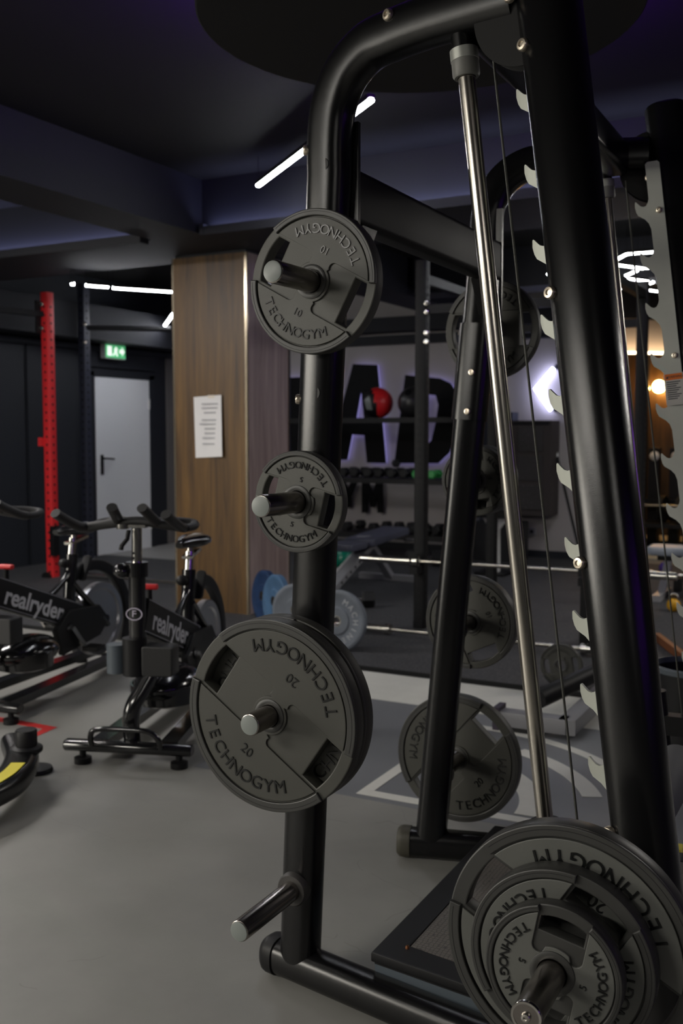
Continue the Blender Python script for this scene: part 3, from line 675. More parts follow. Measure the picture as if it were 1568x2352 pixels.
# ------------------------------------------------------------------ floor markings and matting
MATZ = .022
fm = struct(MB().box((-1.55, (5.14 + 10.7) / 2, MATZ / 2), (12.2, 10.7 - 5.14, MATZ)), 'floor_matting', M_MAT, 'black speckled rubber matting under the free weights', (-1.55, 7.9, 0))
MB().box((-1.55, 5.146, .013), (12.2, .016, .026)).build('edge_strip', HOLE, fm)
def floor_poly(poly, name, m, label, cat='floor marking', z=.0015, th=.0015, grp=None):
    cx = sum(p[0] for p in poly) / len(poly); cy = sum(p[1] for p in poly) / len(poly)
    return MB().prism(poly, z - th, z).thing(name, m, (cx, cy, 0), label, cat, grp)
floor_poly([(-3.05, 4.60), (4.4, 4.60), (4.4, 5.13), (-3.05, 5.13)], 'painted_band', MARKW, 'pale painted band along the front of the black matting')
floor_poly([(-2.45, 3.30), (4.4, 3.30), (4.4, 4.597), (-2.45, 4.597)], 'painted_field', MARKG, 'slate grey painted floor field behind the weight machine', th=.001, z=.001)
QC = (-1.61, 3.405)
def qarc(r0, r1, a0, a1, n=24):
    o_ = [(QC[0] + r1 * cos(radians(a0 + (a1 - a0) * i / n)), QC[1] + r1 * sin(radians(a0 + (a1 - a0) * i / n))) for i in range(n + 1)]
    return o_ + [(QC[0] + r0 * cos(radians(a0 + (a1 - a0) * i / n)), QC[1] + r0 * sin(radians(a0 + (a1 - a0) * i / n))) for i in range(n, -1, -1)]
fg = 'pale training lines on the slate floor'
floor_poly([(-1.71, 3.335), (-.6, 3.36), (-.6, 3.41), (-1.66, 3.390)], 'floor_line', MARKW, 'straight pale line at the base of the curved floor marking', z=.003, grp=fg)
floor_poly([(-1.71, 3.335), (-1.66, 3.392), (-1.655, 4.37), (-1.705, 4.42)], 'floor_line', MARKW, 'straight pale line on the left of the curved floor marking', z=.003, grp=fg)
floor_poly(qarc(.955, 1.005, 0, 93), 'floor_arc', MARKW, 'outermost pale quarter circle on the slate floor', z=.003, grp=fg)
floor_poly(qarc(.74, .815, 24, 68), 'floor_arc', MARKW, 'short middle pale arc on the slate floor', z=.003, grp=fg)
floor_poly(qarc(.50, .59, 2, 75), 'floor_arc', MARKW, 'innermost pale arc on the slate floor', z=.003, grp=fg)
floor_poly([(WX + .02, 8.60), (-6.15, 8.60), (-6.15, 10.6), (WX + .02, 10.6)], 'door_landing', mat('pale_landing', (.30, .295, .285), .5), 'pale grey floor area in front of the grey door', 'floor area', z=.0245, th=.0025)
REDLINE = mat('red_floor_paint', (.55, .03, .03), .5)
a, b, c_, d_ = fl(130, 1672), fl(0, 1652), fl(55, 1697), fl(-90, 1690)
def seg(p, q, w):
    n = V((-(q - p).y, (q - p).x, 0)).normalized() * w / 2; return [tuple((p + n)[:2]), tuple((p - n)[:2]), tuple((q - n)[:2]), tuple((q + n)[:2])]
floor_poly([tuple(fl(*q)[:2]) for q in ((131, 1671), (15, 1650), (-60, 1640), (-60, 1648), (15, 1660), (98, 1674), (80, 1686), (84, 1692))][::-1], 'red_floor_corner', REDLINE, 'red painted corner mark on the floor beside the bikes', z=.002)

# ------------------------------------------------------------------ back wall: letters, neon, papers, cabinet
def wall_px(x, y, off=0.0): return oy(x, y, WY - off)
def letter(poly_px, holes_px, name, label, halo=True):
    cx = sum(p[0] for p in poly_px) / len(poly_px); cy = sum(p[1] for p in poly_px) / len(poly_px); c0 = wall_px(cx, cy, .09)
    def loc(pp): return [((q := oy(x, y, WY - .09)).x - c0.x, q.z - c0.z) for x, y in pp]
    r = root(name, (c0.x, WY, c0.z), label, 'letter', 'letters on the back wall'); M_ = Matrix.Translation(c0) @ TO_NEAR
    lp = [loc(poly_px)] + [loc(h_) for h_ in holes_px]
    MB().mesh(shape(lp, -.04, .0), M_).build('face', mat('letter_black', (.004, .004, .005), .6, spec=.15), r)
    if halo:
        me_ = shape(lp, -.052, -.045); MB().mesh(me_, M_).build('backlight', LILACM, r)
letter([(810, 836), (864, 838), (884, 1064), (842, 1063), (836, 1000), (806, 998), (795, 1056), (752, 1056)], [[(815, 965), (836, 965), (828, 890)][::-1]], 'letter_a', 'large black letter A with lilac glow on the back wall')
D = [(930, 861), (1010, 869), (1033, 880), (1047, 903), (1050, 940), (1040, 1010), (1030, 1040), (1005, 1064), (905, 1064)]
letter(D, [[(975, 905), (964, 1020), (978, 1022), (990, 1012), (1000, 970), (1006, 930), (1000, 908)]], 'letter_d', 'large black letter D with lilac glow on the back wall')
letter([(548, 872), (600, 870), (618, 960), (640, 868), (692, 866), (692, 1060), (655, 1058), (655, 950), (630, 1040), (606, 1040), (585, 950), (585, 1058), (545, 1058)], [], 'letter_m', 'large black letter M partly hidden by the wooden column')
letter([(776, 1106), (789, 1106), (798, 1126), (805, 1107), (818, 1107), (804, 1142), (804, 1166), (790, 1166), (790, 1142)], [], 'letter_y', 'small black letter Y under the dumbbell shelf', False)
letter([(830, 1109), (846, 1109), (854, 1140), (862, 1109), (877, 1109), (877, 1178), (866, 1178), (866, 1135), (857, 1165), (850, 1165), (842, 1135), (842, 1178), (830, 1178)], [], 'letter_m', 'small black letter M under the dumbbell shelf', False)
letter([(712, 1118), (722, 1106), (750, 1106), (762, 1120), (748, 1124), (745, 1118), (728, 1118), (726, 1130), (726, 1152), (745, 1154), (747, 1146), (738, 1146), (738, 1136), (761, 1136), (761, 1160), (750, 1168), (722, 1168), (712, 1158)], [], 'letter_g', 'small black letter G behind the near post', False)
pp = [oy(x, y, WY - .06) for x, y in ((1271, 846), (1229, 893), (1265, 942))]
ne = root('neon_chevron', (pp[1].x + .1, WY, pp[1].z), 'glowing white blue neon chevron pointing left on the back wall', 'neon sign')
MB().tube(pp, .022, 12).build('tube', mat('neon_white', (.9, .9, 1), .4, emit=(.62, .64, 1.0), estr=16), ne)
for q in (pp[0], pp[2]): MB().tube([q + V((.03, .02, .015)), V((q.x + .03, WY + .01, q.z + .015))], .03, 10).build('end_mount', SATIN, ne)
def wall_sheet(x0, y0, x1, y1, name, m, label, cat, th=.004):
    a_, b_ = wall_px(x0, y0, .01), wall_px(x1, y1, .01); c0 = (a_ + b_) / 2
    return MB().box((c0.x, WY + .003, c0.z), (abs(b_.x - a_.x), th * 2, abs(b_.z - a_.z))).thing(name, m, (c0.x, WY, c0.z), label, cat)
wall_sheet(1106, 868, 1137, 948, 'wall_paper_sheet', PAPER, 'white sheet of paper pinned to the back wall', 'paper')
a_, b_ = wall_px(1090, 948, .1), wall_px(1180, 1195, .1)
MB().box(((a_.x + b_.x) / 2, WY - .10, (a_.z + b_.z) / 2), (b_.x - a_.x, .2, a_.z - b_.z)).thing('dark_panel_board', mat('slate_board', (.03, .034, .046), .6), ((a_.x + b_.x) / 2, WY - .1, b_.z), 'dark slate wall board behind the far plates', 'board')
# mesh fronted wall unit
a_, b_ = oy(1172, 966, WY - .32), oy(1262, 1186, WY - .32)
wu = root('wall_unit', ((a_.x + b_.x) / 2, WY, b_.z), 'dark brown wall unit with three mesh panels', 'cabinet')
cx, zt, zb_, wd = (a_.x + b_.x) / 2, a_.z, b_.z, b_.x - a_.x
BROWN = mat('dark_brown_casing', (.045, .036, .034), .55)
MB().box((cx, WY - .155, (zt + zb_) / 2), (wd, .31, zt - zb_)).build('casing', BROWN, wu)
hh = (zt - zb_ - .14) / 3
for k in range(3):
    MB().box((cx + .0, WY - .318, zb_ + .05 + hh * (k + .5) + .02 * k), (wd * .62, .012, hh - .03)).build('mesh_panel', M_MESH, wu)
MB().box((cx, WY - .316, zt - .03), (wd * .9, .01, .035)).build('top_grille', HOLE, wu)
q = wall_px(1221, 1221, .03)
so = root('wall_socket', (q.x, WY, q.z), 'small grey socket low on the back wall', 'socket')
MB().box((q.x, WY - .012, q.z), (.075, .045, .075)).build('plate', GREYMETAL, so); MB().tube([(q.x, WY - .034, q.z), (q.x, WY - .04, q.z)], .02, 14).build('outlet', SATIN, so)
a_, b_ = oy(1279, 1050, WY - .08), oy(1330, 1265, WY - .35)
st = root('leaning_pole', (b_.x, b_.y, .022), 'thin dark pole with white tip leaning on the back wall', 'pole')
bb = a_ + (b_ - a_) * ((a_.z - .03) / (a_.z - b_.z))
MB().tube([a_, bb], .016, 10).build('shaft', SATIN, st); MB().tube([a_ + (a_ - bb).normalized() * .10, a_], .018, 10).build('tip', WHITE, st)
# white pedestal with dark top in front of the wall
q = fl(1136, 1318, MATZ); ztop = oy(1136, 1192, q.y).z
pe = root('white_pedestal_stand', (q.x, q.y, MATZ), 'white flared pedestal stand with black box top', 'stand')
MB().prism([(-.045, 0), (.045, 0), (.04, ztop * .78), (.13, ztop), (-.13, ztop), (-.04, ztop * .78)], -.03, .03, Matrix.Translation((q.x, q.y, MATZ)) @ TO_NEAR).build('pedestal', WHITE, pe)
MB().box((q.x, q.y, MATZ + .012), (.3, .34, .024)).build('foot_plate', SATIN, pe)
MB().box((q.x, q.y, ztop + .06), (.34, .26, .08)).build('top_box', SATIN, pe)
a_ = oy(1085, 1195, WY - .5); b_ = oy(1165, 1290, WY - .5)
MB().mesh(shape([rrect(b_.x - a_.x + .1, a_.z - .022, .02, 3)], -.17, .17, .01), Matrix.Translation(((a_.x + b_.x) / 2 + .10, WY - .42, (a_.z + .022) / 2)) @ TO_NEAR).thing('black_box_seat', mat('matt_black_box', (.012, .012, .014), .6), ((a_.x + b_.x) / 2, WY - .3, .022), 'matt black box standing against the back wall behind the white pedestal', 'box')

# dumbbell shelving
SY0, SY1 = 9.75, 10.35
xl = oy(655, 1000, SY0).x; xr = oy(1052, 1000, SY0).x
sh = root('dumbbell_rack', ((xl + xr) / 2, 10.05, MATZ), 'black steel shelving rack for dumbbells and balls', 'shelf rack')
zs = [oy(800, y, SY0).z for y in (960, 1097, 1222)]
for z in zs:
    MB().box(((xl + xr) / 2, (SY0 + SY1) / 2, z - .02), (xr - xl, SY1 - SY0, .03)).build('shelf', SATIN, sh)
    MB().box(((xl + xr) / 2, SY0 - .005, z - .028), (xr - xl, .02, .055)).build('shelf_lip', SATIN, sh)
ztop_ = oy(1035, 762, SY0).z
for x in (xl, xr):
    for y in (SY0 + .03, SY1): MB().box((x, y, ztop_ / 2), (.065, .065, ztop_ - .03)).build('upright', RACKBLUE, sh)
mb = MB()
for k in range(22): mb.tube([(xr + .0, SY0 - .004, .3 + k * .1), (xr, SY0 - .0015, .3 + k * .1)], .011, 8)
ob = mb.build('bolt_holes', BOLTM, sh); ob['kind'] = 'stuff'
# dumbbells
def dumbbell(p, rz, r, ln, hm, label, group, tilt=0.0, hexn=6):
    d = root('dumbbell', p, label, 'dumbbell', group, rz)
    if tilt: d.rotation_euler = (tilt, 0, rz)
    for s_ in (-1, 1):
        MB().lathe([(0, 0), (r * .78, 0), (r, r * .22), (r, ln * .26), (r * .8, ln * .31), (0, ln * .31)], axis_m((0, s_ * ln * .5, r), (0, -s_, 0)), hexn).build('head', hm, d, True, 25)
    MB().tube([(0, -ln * .22, r), (0, 0, r), (0, ln * .22, r)], .016, 12, scales=[1, 1.15, 1]).build('handle', CHROME, d, True)
    return d
HEXB = mat('black_hex_rubber', (.012, .012, .013), .5, spec=.3)
GRN = mat('green_neoprene', (.02, .32, .06), .4)
words = ['leftmost', 'second', 'third', 'fourth', 'fifth', 'sixth', 'seventh', 'eighth', 'ninth']
ups = [787, 813, 842, 869, 897, 926]
for k, x in enumerate(ups):
    q = oy(x, 1078, SY0 + .02); dumbbell((q.x, SY0 + .16, zs[1]), random.uniform(-.06, .06), .058, .30, HEXB, f'black hex dumbbell on the middle shelf, {words[k]} from the left', 'black dumbbells on the middle shelf')
for k, (x, w_) in enumerate(((951, 'left of'), (987, 'right of'))):
    q = oy(x, 1078, SY0 + .02); dumbbell((q.x, SY0 + .16, zs[1]), .05, .05, .26, GRN, f'green dumbbell on the middle shelf, {w_} the rack post', 'green dumbbells on the middle shelf')
q = oy(898, 1052, SY0 + .1); dumbbell((q.x, SY0 + .22, zs[1] + .112), .5, .045, .24, HEXB, 'small black dumbbell lying on top of the middle shelf row', 'black dumbbells on the middle shelf')
for k, x in enumerate([795, 856, 885, 914, 945, 980, 1003]):
    q = oy(x, 1195, SY0 + .05); dumbbell((q.x, SY0 + .24, zs[2]), -.16, .055, .36, HEXB, f'black dumbbell with chrome grip on the lowest shelf, {words[k]} from the left', 'dumbbells on the lowest shelf', tilt=-.0)
# medicine balls
q = oy(867, 934, SY0 + .2); rb = .17
mbx = root('medicine_ball', (q.x, SY0 + .2, zs[0] - .005), 'red and black medicine ball on the top shelf', 'ball')
c0 = V((q.x, SY0 + .2, zs[0] + rb - .006))
full = MB().ball(c0, rb, 32, 20)
redm = mat('red_vinyl', (.75, .02, .025), .4)
def split_ball(test, nm, m_):
    mb_ = MB(); mb_.v = list(full.v); mb_.f = [f for f in full.f if test(sum((V(full.v[i]) for i in f), V((0, 0, 0))) / len(f) - c0)]
    return mb_.build(nm, m_, mbx)
ax = (rt * .9 + V((0, 0, .2))).normalized()
split_ball(lambda d: d.dot(ax) > -.03, 'red_panel', redm)
split_ball(lambda d: d.dot(ax) <= -.03, 'black_panel', SATIN)
gp = MB(); e2 = ax.cross(V((0, -1, 0))).normalized(); e3 = e2.cross(ax).normalized(); e3 = e3 if e3.y < 0 else -e3
g = []
for j in range(5):
    for i in range(5):
        u = (-.05 - .05 * j / 4) / rb * 1.6; v = -.55 + 1.1 * i / 4
        g.append(c0 + (ax * sin(u) + (e3 * cos(v) + e2 * sin(v)) * cos(u)) * (rb * 1.006))
gp.add(g, [(j * 5 + i, j * 5 + i + 1, (j + 1) * 5 + i + 1, (j + 1) * 5 + i) for j in range(4) for i in range(4)]).build('grey_panel', CAPGREY, mbx)
q = oy(949, 925, SY0 + .2)
mbk = root('medicine_ball', (q.x, SY0 + .2, zs[0] - .005), 'plain black medicine ball on the top shelf', 'ball')
MB().ball((q.x, SY0 + .2, zs[0] + rb - .006), rb, 32, 20).build('shell', mat('black_vinyl', (.02, .02, .021), .35), mbk)
MB().lathe([(.01, 0), (.035, .0), (.035, .003), (.01, .003)], axis_m(V((q.x, SY0 + .2, zs[0] + rb - .006)) + V((0, -.8, .6)) * (rb * .995), (0, -.8, .6)), 20).build('valve_patch', GLOSSBLK, mbk)

# ------------------------------------------------------------------ perforated rack posts
def rack_post(x, y, z0, z1, w_, m, name, label, rz=0.0, step=.05, sides=((0, -1), (1, 0)), group=None, parent=None):
    r = parent or root(name, (x, y, z0), label, 'rack post', group)
    MB().sweep([(x, y, z0), (x, y, z1)], rrect(w_, w_, .006, 2), (0, 1, 0)).build('post', m, r)
    hb_ = MB(); n = int((z1 - z0 - .08) / step)
    for dx, dy in sides:
        for k in range(n):
            c1 = V((x + dx * w_ / 2, y + dy * w_ / 2, z0 + .05 + k * step)); hb_.lathe([(0, -.002), (.0125, -.002), (.0125, .0012), (0, .0012)], axis_m(c1, (dx, dy, 0)), 8)
    ob_ = hb_.build('peg_holes', HOLE, r); ob_['kind'] = 'stuff'
    return r
zt1 = oy(967, 598, 6.35).z
RKM = mat('black_rack_paint', (.008, .008, .009), .55, spec=.25)
rk = root('squat_rack', (-2.2, 6.7, MATZ), 'black perforated squat rack behind the weight machine', 'rack')
for k, (x, y) in enumerate([(-2.766, 6.38), (-1.60, 6.38), (-2.766 - .02, 7.9), (-1.60, 7.9)]):
    rack_post(x, y, MATZ, zt1 if k < 2 else zt1 - .02, .078, RKM, 'post', '', parent=rk)
for y in (6.38, 7.9): MB().bar((-2.766, y, zt1 - .33), (-1.60, y, zt1 - .33), .05, .06).build('crossbar', RKM, rk)
for x in (-2.766, -1.60):
    MB().bar((x, 6.38, zt1 - .12), (x, 7.9, zt1 - .12), .06, .06).build('side_rail', RKM, rk)
    MB().box((x, 6.38 + .3, MATZ + .03), (.07, .7, .055)).build('foot', RKM, rk)
    MB().box((x - .0, 6.295, .44), (.06, .095, .05)).build('bar_hook', RKM, rk); MB().box((x, 6.255, .52), (.06, .014, .09)).build('bar_hook_lip', RKM, rk)
for z in (2.26, 2.20, 2.06, 2.0):
    q = V((-2.766 + .045, 6.345, z)); bolt(q, (.2, -1, 0), rk, .02, CHROME)
zr = oy(108, 672, 7.04).z
rr = rack_post(-6.84, 7.04, MATZ, zr, .085, REDP, 'red_rack_post', 'bright red perforated rack post in front of the dark wall', sides=((0, -1), (1, 0)), step=.075)
MB().box((-6.885, 6.99, zr - .23), (.02, .1, .3)).build('joint_plate', RKM, rr)
for z in (zr - .11, zr - .33): bolt((-6.86, 6.985, z), (0, -1, 0), rr, .022, CHROME)
MB().bar((-6.86, 7.04, zr - .2), (-7.15, 5.4, zr - .2), .05, .05).build('crossbar', RKM, rr)
q = ox(98, 1015, -6.9); MB().box((-6.90, 7.0, q.z), (.05, .06, .08)).build('safety_pin', REDP, rr)
q = ox(140, 1240, -6.78); MB().box((-6.775, 7.0, q.z), (.05, .07, .28)).build('bar_cradle', SATIN, rr)
MB().tube([(-6.86, 6.96, oy(110, 1325, 7.0).z), (-6.86, 6.99, oy(110, 1325, 7.0).z)], .05, 18).build('foot_bolt', SATIN, rr)
zbl = oy(190, 652, 7.9).z
rbp = rack_post(-7.18, 7.9, MATZ, min(zbl, 2.9), .085, RACKBLUE, 'blue_rack_post', 'dark blue perforated rack post beside the grey door', sides=((0, -1), (1, 0)), step=.075)
q0, q1 = oy(203, 752, 7.9), oy(430, 744, 8.9)
MB().tube([(-7.16, 7.9, q0.z), (q1.x, 8.6, q0.z + .02)], .028, 12).build('pull_up_bar', RKM, rbp)
for y in (744, 786): bolt((-7.13, 7.855, oy(199, y, 7.86).z), (.3, -1, 0), rbp, .022, CHROME)

# ------------------------------------------------------------------ barbells, bench, loose weights
def barbell(p0, p1, label, sl=.41, rs=.025, rsh=.014, group='olympic barbells'):
    p0, p1 = V(p0), V(p1); d = (p1 - p0).normalized(); r = root('barbell', (p0 + p1) / 2, label, 'barbell', group)
    MB().tube([p0 + d * sl, p1 - d * sl], rsh, 14).build('shaft', STEEL, r)
    for a_, s_ in ((p0, d), (p1, -d)):
        MB().tube([a_, a_ + s_ * sl], rs, 18).build('sleeve', CHROME, r); MB().tube([a_ + s_ * (sl - .005), a_ + s_ * (sl + .03)], .037, 18).build('collar', CHROME, r)
p0 = oy(829, 1281, 6.28); barbell((p0.x, 6.28, p0.z), (p0.x + 2.15, 6.28, p0.z + .01), 'chrome barbell resting low on the squat rack')
p0 = fl(815, 1426, .075); barbell((p0.x - .12, 6.04, .06), (p0.x + 2.05, 6.06, .06), 'chrome barbell lying on the matting in front of the rack')
p0 = fl(330, 1335, .05); barbell((p0.x - .75, p0.y, MATZ + .038), (p0.x + 1.3, p0.y, MATZ + .038), 'chrome barbell lying on the matting behind the wooden column')
# adjustable bench
bn = root('adjustable_bench', (-4.0, 8.0, MATZ), 'adjustable bench with blue grey pads and silver frame', 'bench')
f0 = fl(775, 1380, MATZ); r0, r1 = fl(840, 1328, MATZ), fl(955, 1338, MATZ)
bx_ = (r0.x + r1.x) / 2; BENCHM = mat('bench_silver', (.42, .42, .44), .4, .4)
by0, by1 = f0.y, (r0.y + r1.y) / 2; bxf = bx_ - .03
MB().box((bx_, by1, MATZ + .03), (r1.x - r0.x + .1, .07, .055)).build('rear_foot', BENCHM, bn)
MB().box((bxf, by0, MATZ + .03), (.34, .07, .055)).build('front_foot', BENCHM, bn)
sl_ = MB().bar((bxf, by0 + .02, .05), (bx_, by1 - .45, .40), .11, .05); sl_.build('sloping_beam', BENCHM, bn)
for k in range(6):
    t = .25 + k * .1; pz = V((bxf, by0 + .02, .05)).lerp(V((bx_, by1 - .45, .40)), t); MB().tube([pz + V((.053, 0, 0)), pz + V((.0575, 0, 0))], .013, 10).build('ladder_hole', HOLE, bn)
MB().bar((bx_, by1 - .4, .38), (bx_, by1, .05), .07, .05).build('rear_leg', BENCHM, bn)
MB().tube([(bxf - .06, by0 + .12, .12), (bx_ - .06, by1 - .5, .38)], .018, 10).build('strut', WHITE, bn)
MB().mesh(shape([rrect(.27, .34, .05, 4)], 0, .06, .012), Matrix.Translation((bx_, by0 + .35, .40))).build('seat_pad', LEATHER, bn)
Mb = Matrix.Translation((bx_, by0 + .96, .425)) @ Matrix.Rotation(radians(3), 4, 'X')
bp_ = MB().mesh(shape([rrect(.29, .82, .06, 4)], 0, .065, .014), Mb).build('back_pad', LEATHER, bn)
MB().prism([(-.04, -.03), (.03, -.01), (.06, .05), (.02, .02), (-.05, .0)], .0655, .067, Mb @ Matrix.Translation((-.03, -.25, 0))).build('pad_mark', SILVERTXT, bp_)
MB().tube([(bx_ + .14, by1 - .0, .40), (bx_ + .32, by1 + .0, .42)], .016, 10).build('handle', CHROME, bn)
q = fl(812, 1396, MATZ); dumbbell((q.x, q.y, MATZ), radians(-62), .068, .33, HEXB, 'single black dumbbell on the matting near the bench foot', 'dumbbells on the floor')
q = fl(958, 1305, MATZ); dumbbell((q.x, q.y + .2, MATZ), radians(-80), .085, .40, HEXB, 'big black dumbbell on the matting under the rack barbell', 'dumbbells on the floor')
# kettlebells under the bench
def kettlebell(p, r, m_, label):
    k_ = root('kettlebell', p, label, 'kettlebell', 'kettlebells on the matting')
    p = V(p); MB().ball(p + V((0, 0, r * .93)), r, 20, 12).build('bell', m_, k_); MB().tube(smooth_path([p + V((-r * .55, 0, r * 1.55)), p + V((-r * .62, 0, r * 2.1)), p + V((-r * .3, 0, r * 2.5)), p + V((r * .3, 0, r * 2.5)), p + V((r * .62, 0, r * 2.1)), p + V((r * .55, 0, r * 1.55))], 4), r * .17, 10).build('handle', STEEL, k_)
q = fl(790, 1308, MATZ); kettlebell((q.x, q.y, MATZ), .11, mat('green_enamel', (.0, .16, .10), .3), 'dark green kettlebell under the bench pad')
# bumper plates leaning near the column
def bumper(c, R, T, nrm, m_, label, word=None, grp='bumper plates by the wooden column'):
    c = V(c); o_ = root('bumper_plate', c, label, 'weight plate', grp); M_ = axis_m((0, 0, 0), nrm, 0)
    q_ = V(nrm).normalized(); yv = (V((0, 0, 1)) - q_ * q_.z).normalized(); xv = yv.cross(q_)
    M_ = Matrix((xv, yv, q_)).transposed().to_4x4()
    MB().lathe([(.026, -T / 2), (R * .42, -T / 2), (R * .46, -T * .36), (R * .8, -T * .36), (R * .86, -T / 2), (R - .01, -T / 2), (R, -T * .4), (R, T * .4), (R - .01, T / 2), (R * .86, T / 2), (R * .80, T * .36), (R * .46, T * .36), (R * .42, T / 2), (.026, T / 2)], M_, 56).build('tyre', m_, o_, True)
    MB().lathe([(.025, -T * .5), (.025, T * .52), (.034, T * .52), (.034, T * .4)], M_, 28).build('steel_hub', CHROME, o_, True)
    if word:
        mb_ = MB(); arc_text(mb_, word, R * .66, R * .26, .004, T * .37, 150, 0, True); mb2 = MB(); mb2.v = [tuple(M_ @ V(p_)) for p_ in mb_.v]; mb2.f = mb_.f; mb2.build('lettering', mat('pale_print', (.55, .56, .58), .6), o_, True)
BUMPG = mat('worn_blue_grey_rubber', (.16, .18, .21), .6, noise=.35, nscale=9)
BUMPB = mat('worn_blue_rubber', (.06, .13, .24), .55, noise=.5, nscale=12)
BUMPD = mat('speckled_blue_rubber', (.012, .035, .10), .5, noise=.6, nscale=30)
q = fl(775, 1500); bumper((q.x, q.y, .205), .195, .045, (.05, -1, .10), BUMPG, 'worn blue grey bumper plate with pale lettering standing right of the near post', 'MACHINE')
def lean(x, ytop, Y, R, T, nrm, m_, label, word=None):
    q = oy(x, ytop, Y); bumper((q.x, Y, R + MATZ), R, T, nrm, m_, label, word)
lean(680, 1385, 5.74, .175, .04, (.05, -1, .08), BUMPG, 'small grey bumper plate half hidden behind the near post', 'MACHINE')
lean(634, 1385, 5.93, .185, .05, (-.55, -.85, .08), BUMPB, 'worn pale blue bumper plate leaning by the wooden column')
lean(608, 1385, 6.08, .185, .05, (-.55, -.85, .08), BUMPD, 'dark blue speckled bumper plate closest to the wooden column')

# ------------------------------------------------------------------ low bench frame beyond the machine
lbn = root('low_bench_frame', (-1.2, 4.9, 0), 'low grey steel bench frame with black roller beside the pale floor band', 'bench')
PG = mat('light_grey_paint', (.20, .20, .215), .45)
MB().sweep([(-1.50, 4.42, .055), (-1.185, 4.42, .055)], rrect(.07, .085, .006, 2), (0, 1, 0)).build('front_foot', PG, lbn)
MB().sweep([(-1.185, 4.385, .055), (-1.185, 5.9, .055)], rrect(.085, .07, .006, 2), (0, 0, 1)).build('long_beam', PG, lbn)
MB().box((-1.512, 4.42, .055), (.03, .105, .108)).build('end_cap', mat('dark_plum_cap', (.035, .025, .045), .5), lbn)
MB().box((-1.40, 4.42, .011), (.16, .09, .02)).build('foot_pad', SATIN, lbn)
a, b = oy(1236, 1606, 4.62), oy(1410, 1524, 5.15)
MB().tube([a, b], .046, 20).build('roller', SATIN, lbn)
MB().bar(a.lerp(b, .12) + V((0, 0, -.02)), V((a.lerp(b, .12).x, a.lerp(b, .12).y, .02)), .05, .05).build('roller_bracket', SATIN, lbn)
MB().bar(b + V((0, 0, -.02)), V((-1.185, 5.3, .08)), .05, .05).build('roller_bracket', SATIN, lbn)
q = oy(1286, 1562, 5.22); plate(5, q.x, 5.22, MATZ + .1155, 10, 'small black plate standing on the matting behind the low bench', 'loose plates on the matting')
# round dark bin, board and small things to the right of the machine
q = oy(1592, 1530, 4.35); R0 = .165
bi = root('dark_bin', (q.x, 4.35, 0), 'round dark bin behind the right upright', 'bin')
MB().lathe([(0, 0), (R0 * .86, 0), (R0, q.z), (R0 * .94, q.z), (R0 * .82, .02), (0, .02)], Matrix.Translation((q.x, 4.35, .004)), 32).build('tub', SATIN, bi)
MB().lathe([(R0 * .93, q.z - .02), (R0 * 1.04, q.z - .02), (R0 * 1.05, q.z), (R0 * .94, q.z + .004), (R0 * .93, q.z - .02)], Matrix.Translation((q.x, 4.35, .004)), 32).build('rim', BLUEGREY, bi)
a, b = fl(1508, 1462, .05), fl(1572, 1512, .05)
MB().bar(a, b, .035, .05).thing('brown_board', mat('brown_board', (.20, .07, .025), .5), ((a + b) / 2)[:2] + (.022,), 'short brown board lying on the matting at the right', 'board')
b2 = fl(1545, 1374, MATZ)
be = root('flat_bench', (b2.x, b2.y, MATZ), 'bench with light blue grey pad at the right edge', 'bench')
pz = oy(1540, 1268, b2.y).z; xl2 = oy(1490, 1268, b2.y).x
MB().mesh(shape([rrect(1.15, .30, .07, 4)], 0, .07, .016), Matrix.Translation((xl2 + .575, b2.y, pz - .02))).build('pad', mat('pale_blue_upholstery', (.33, .37, .43), .4), be)
MB().box((xl2 + .575, b2.y, pz - .045), (1.0, .08, .05)).build('spine', SATIN, be)
for dx in (.16, .95):
    MB().bar((xl2 + dx, b2.y, pz - .05), (xl2 + dx - .05, b2.y, .05), .06, .05, (0, 1, 0)).build('leg', GREYMETAL, be); MB().box((xl2 + dx - .05, b2.y, MATZ + .025), (.07, .5, .05)).build('foot', BENCHM, be)
q = fl(1546, 1404, MATZ); kettlebell((q.x, q.y, MATZ), .052, mat('yellow_vinyl', (.62, .32, .01), .4), 'small yellow kettlebell beside the pale blue bench')
q = fl(1527, 1318, MATZ); MB().ball((q.x, q.y, MATZ + .06), .06).thing('purple_ball', mat('purple_vinyl', (.07, .03, .22), .4), (q.x, q.y, MATZ), 'small purple ball on the matting behind the pale blue bench', 'ball')
q = oy(1475, 1317, 8.9); barbell((q.x - .35, 8.9, q.z), (q.x + 1.7, 8.9, q.z), 'chrome barbell low behind the pale blue bench')
for x in (q.x + .3, q.x + 1.1): MB().box((x, 8.9, (q.z + MATZ) / 2 - .008), (.06, .12, q.z - MATZ - .02)).thing('bar_block', SATIN, (x, 8.9, MATZ), 'black block under the barbell behind the pale blue bench, ' + ('left one' if x < q.x + .5 else 'right one'), 'block')
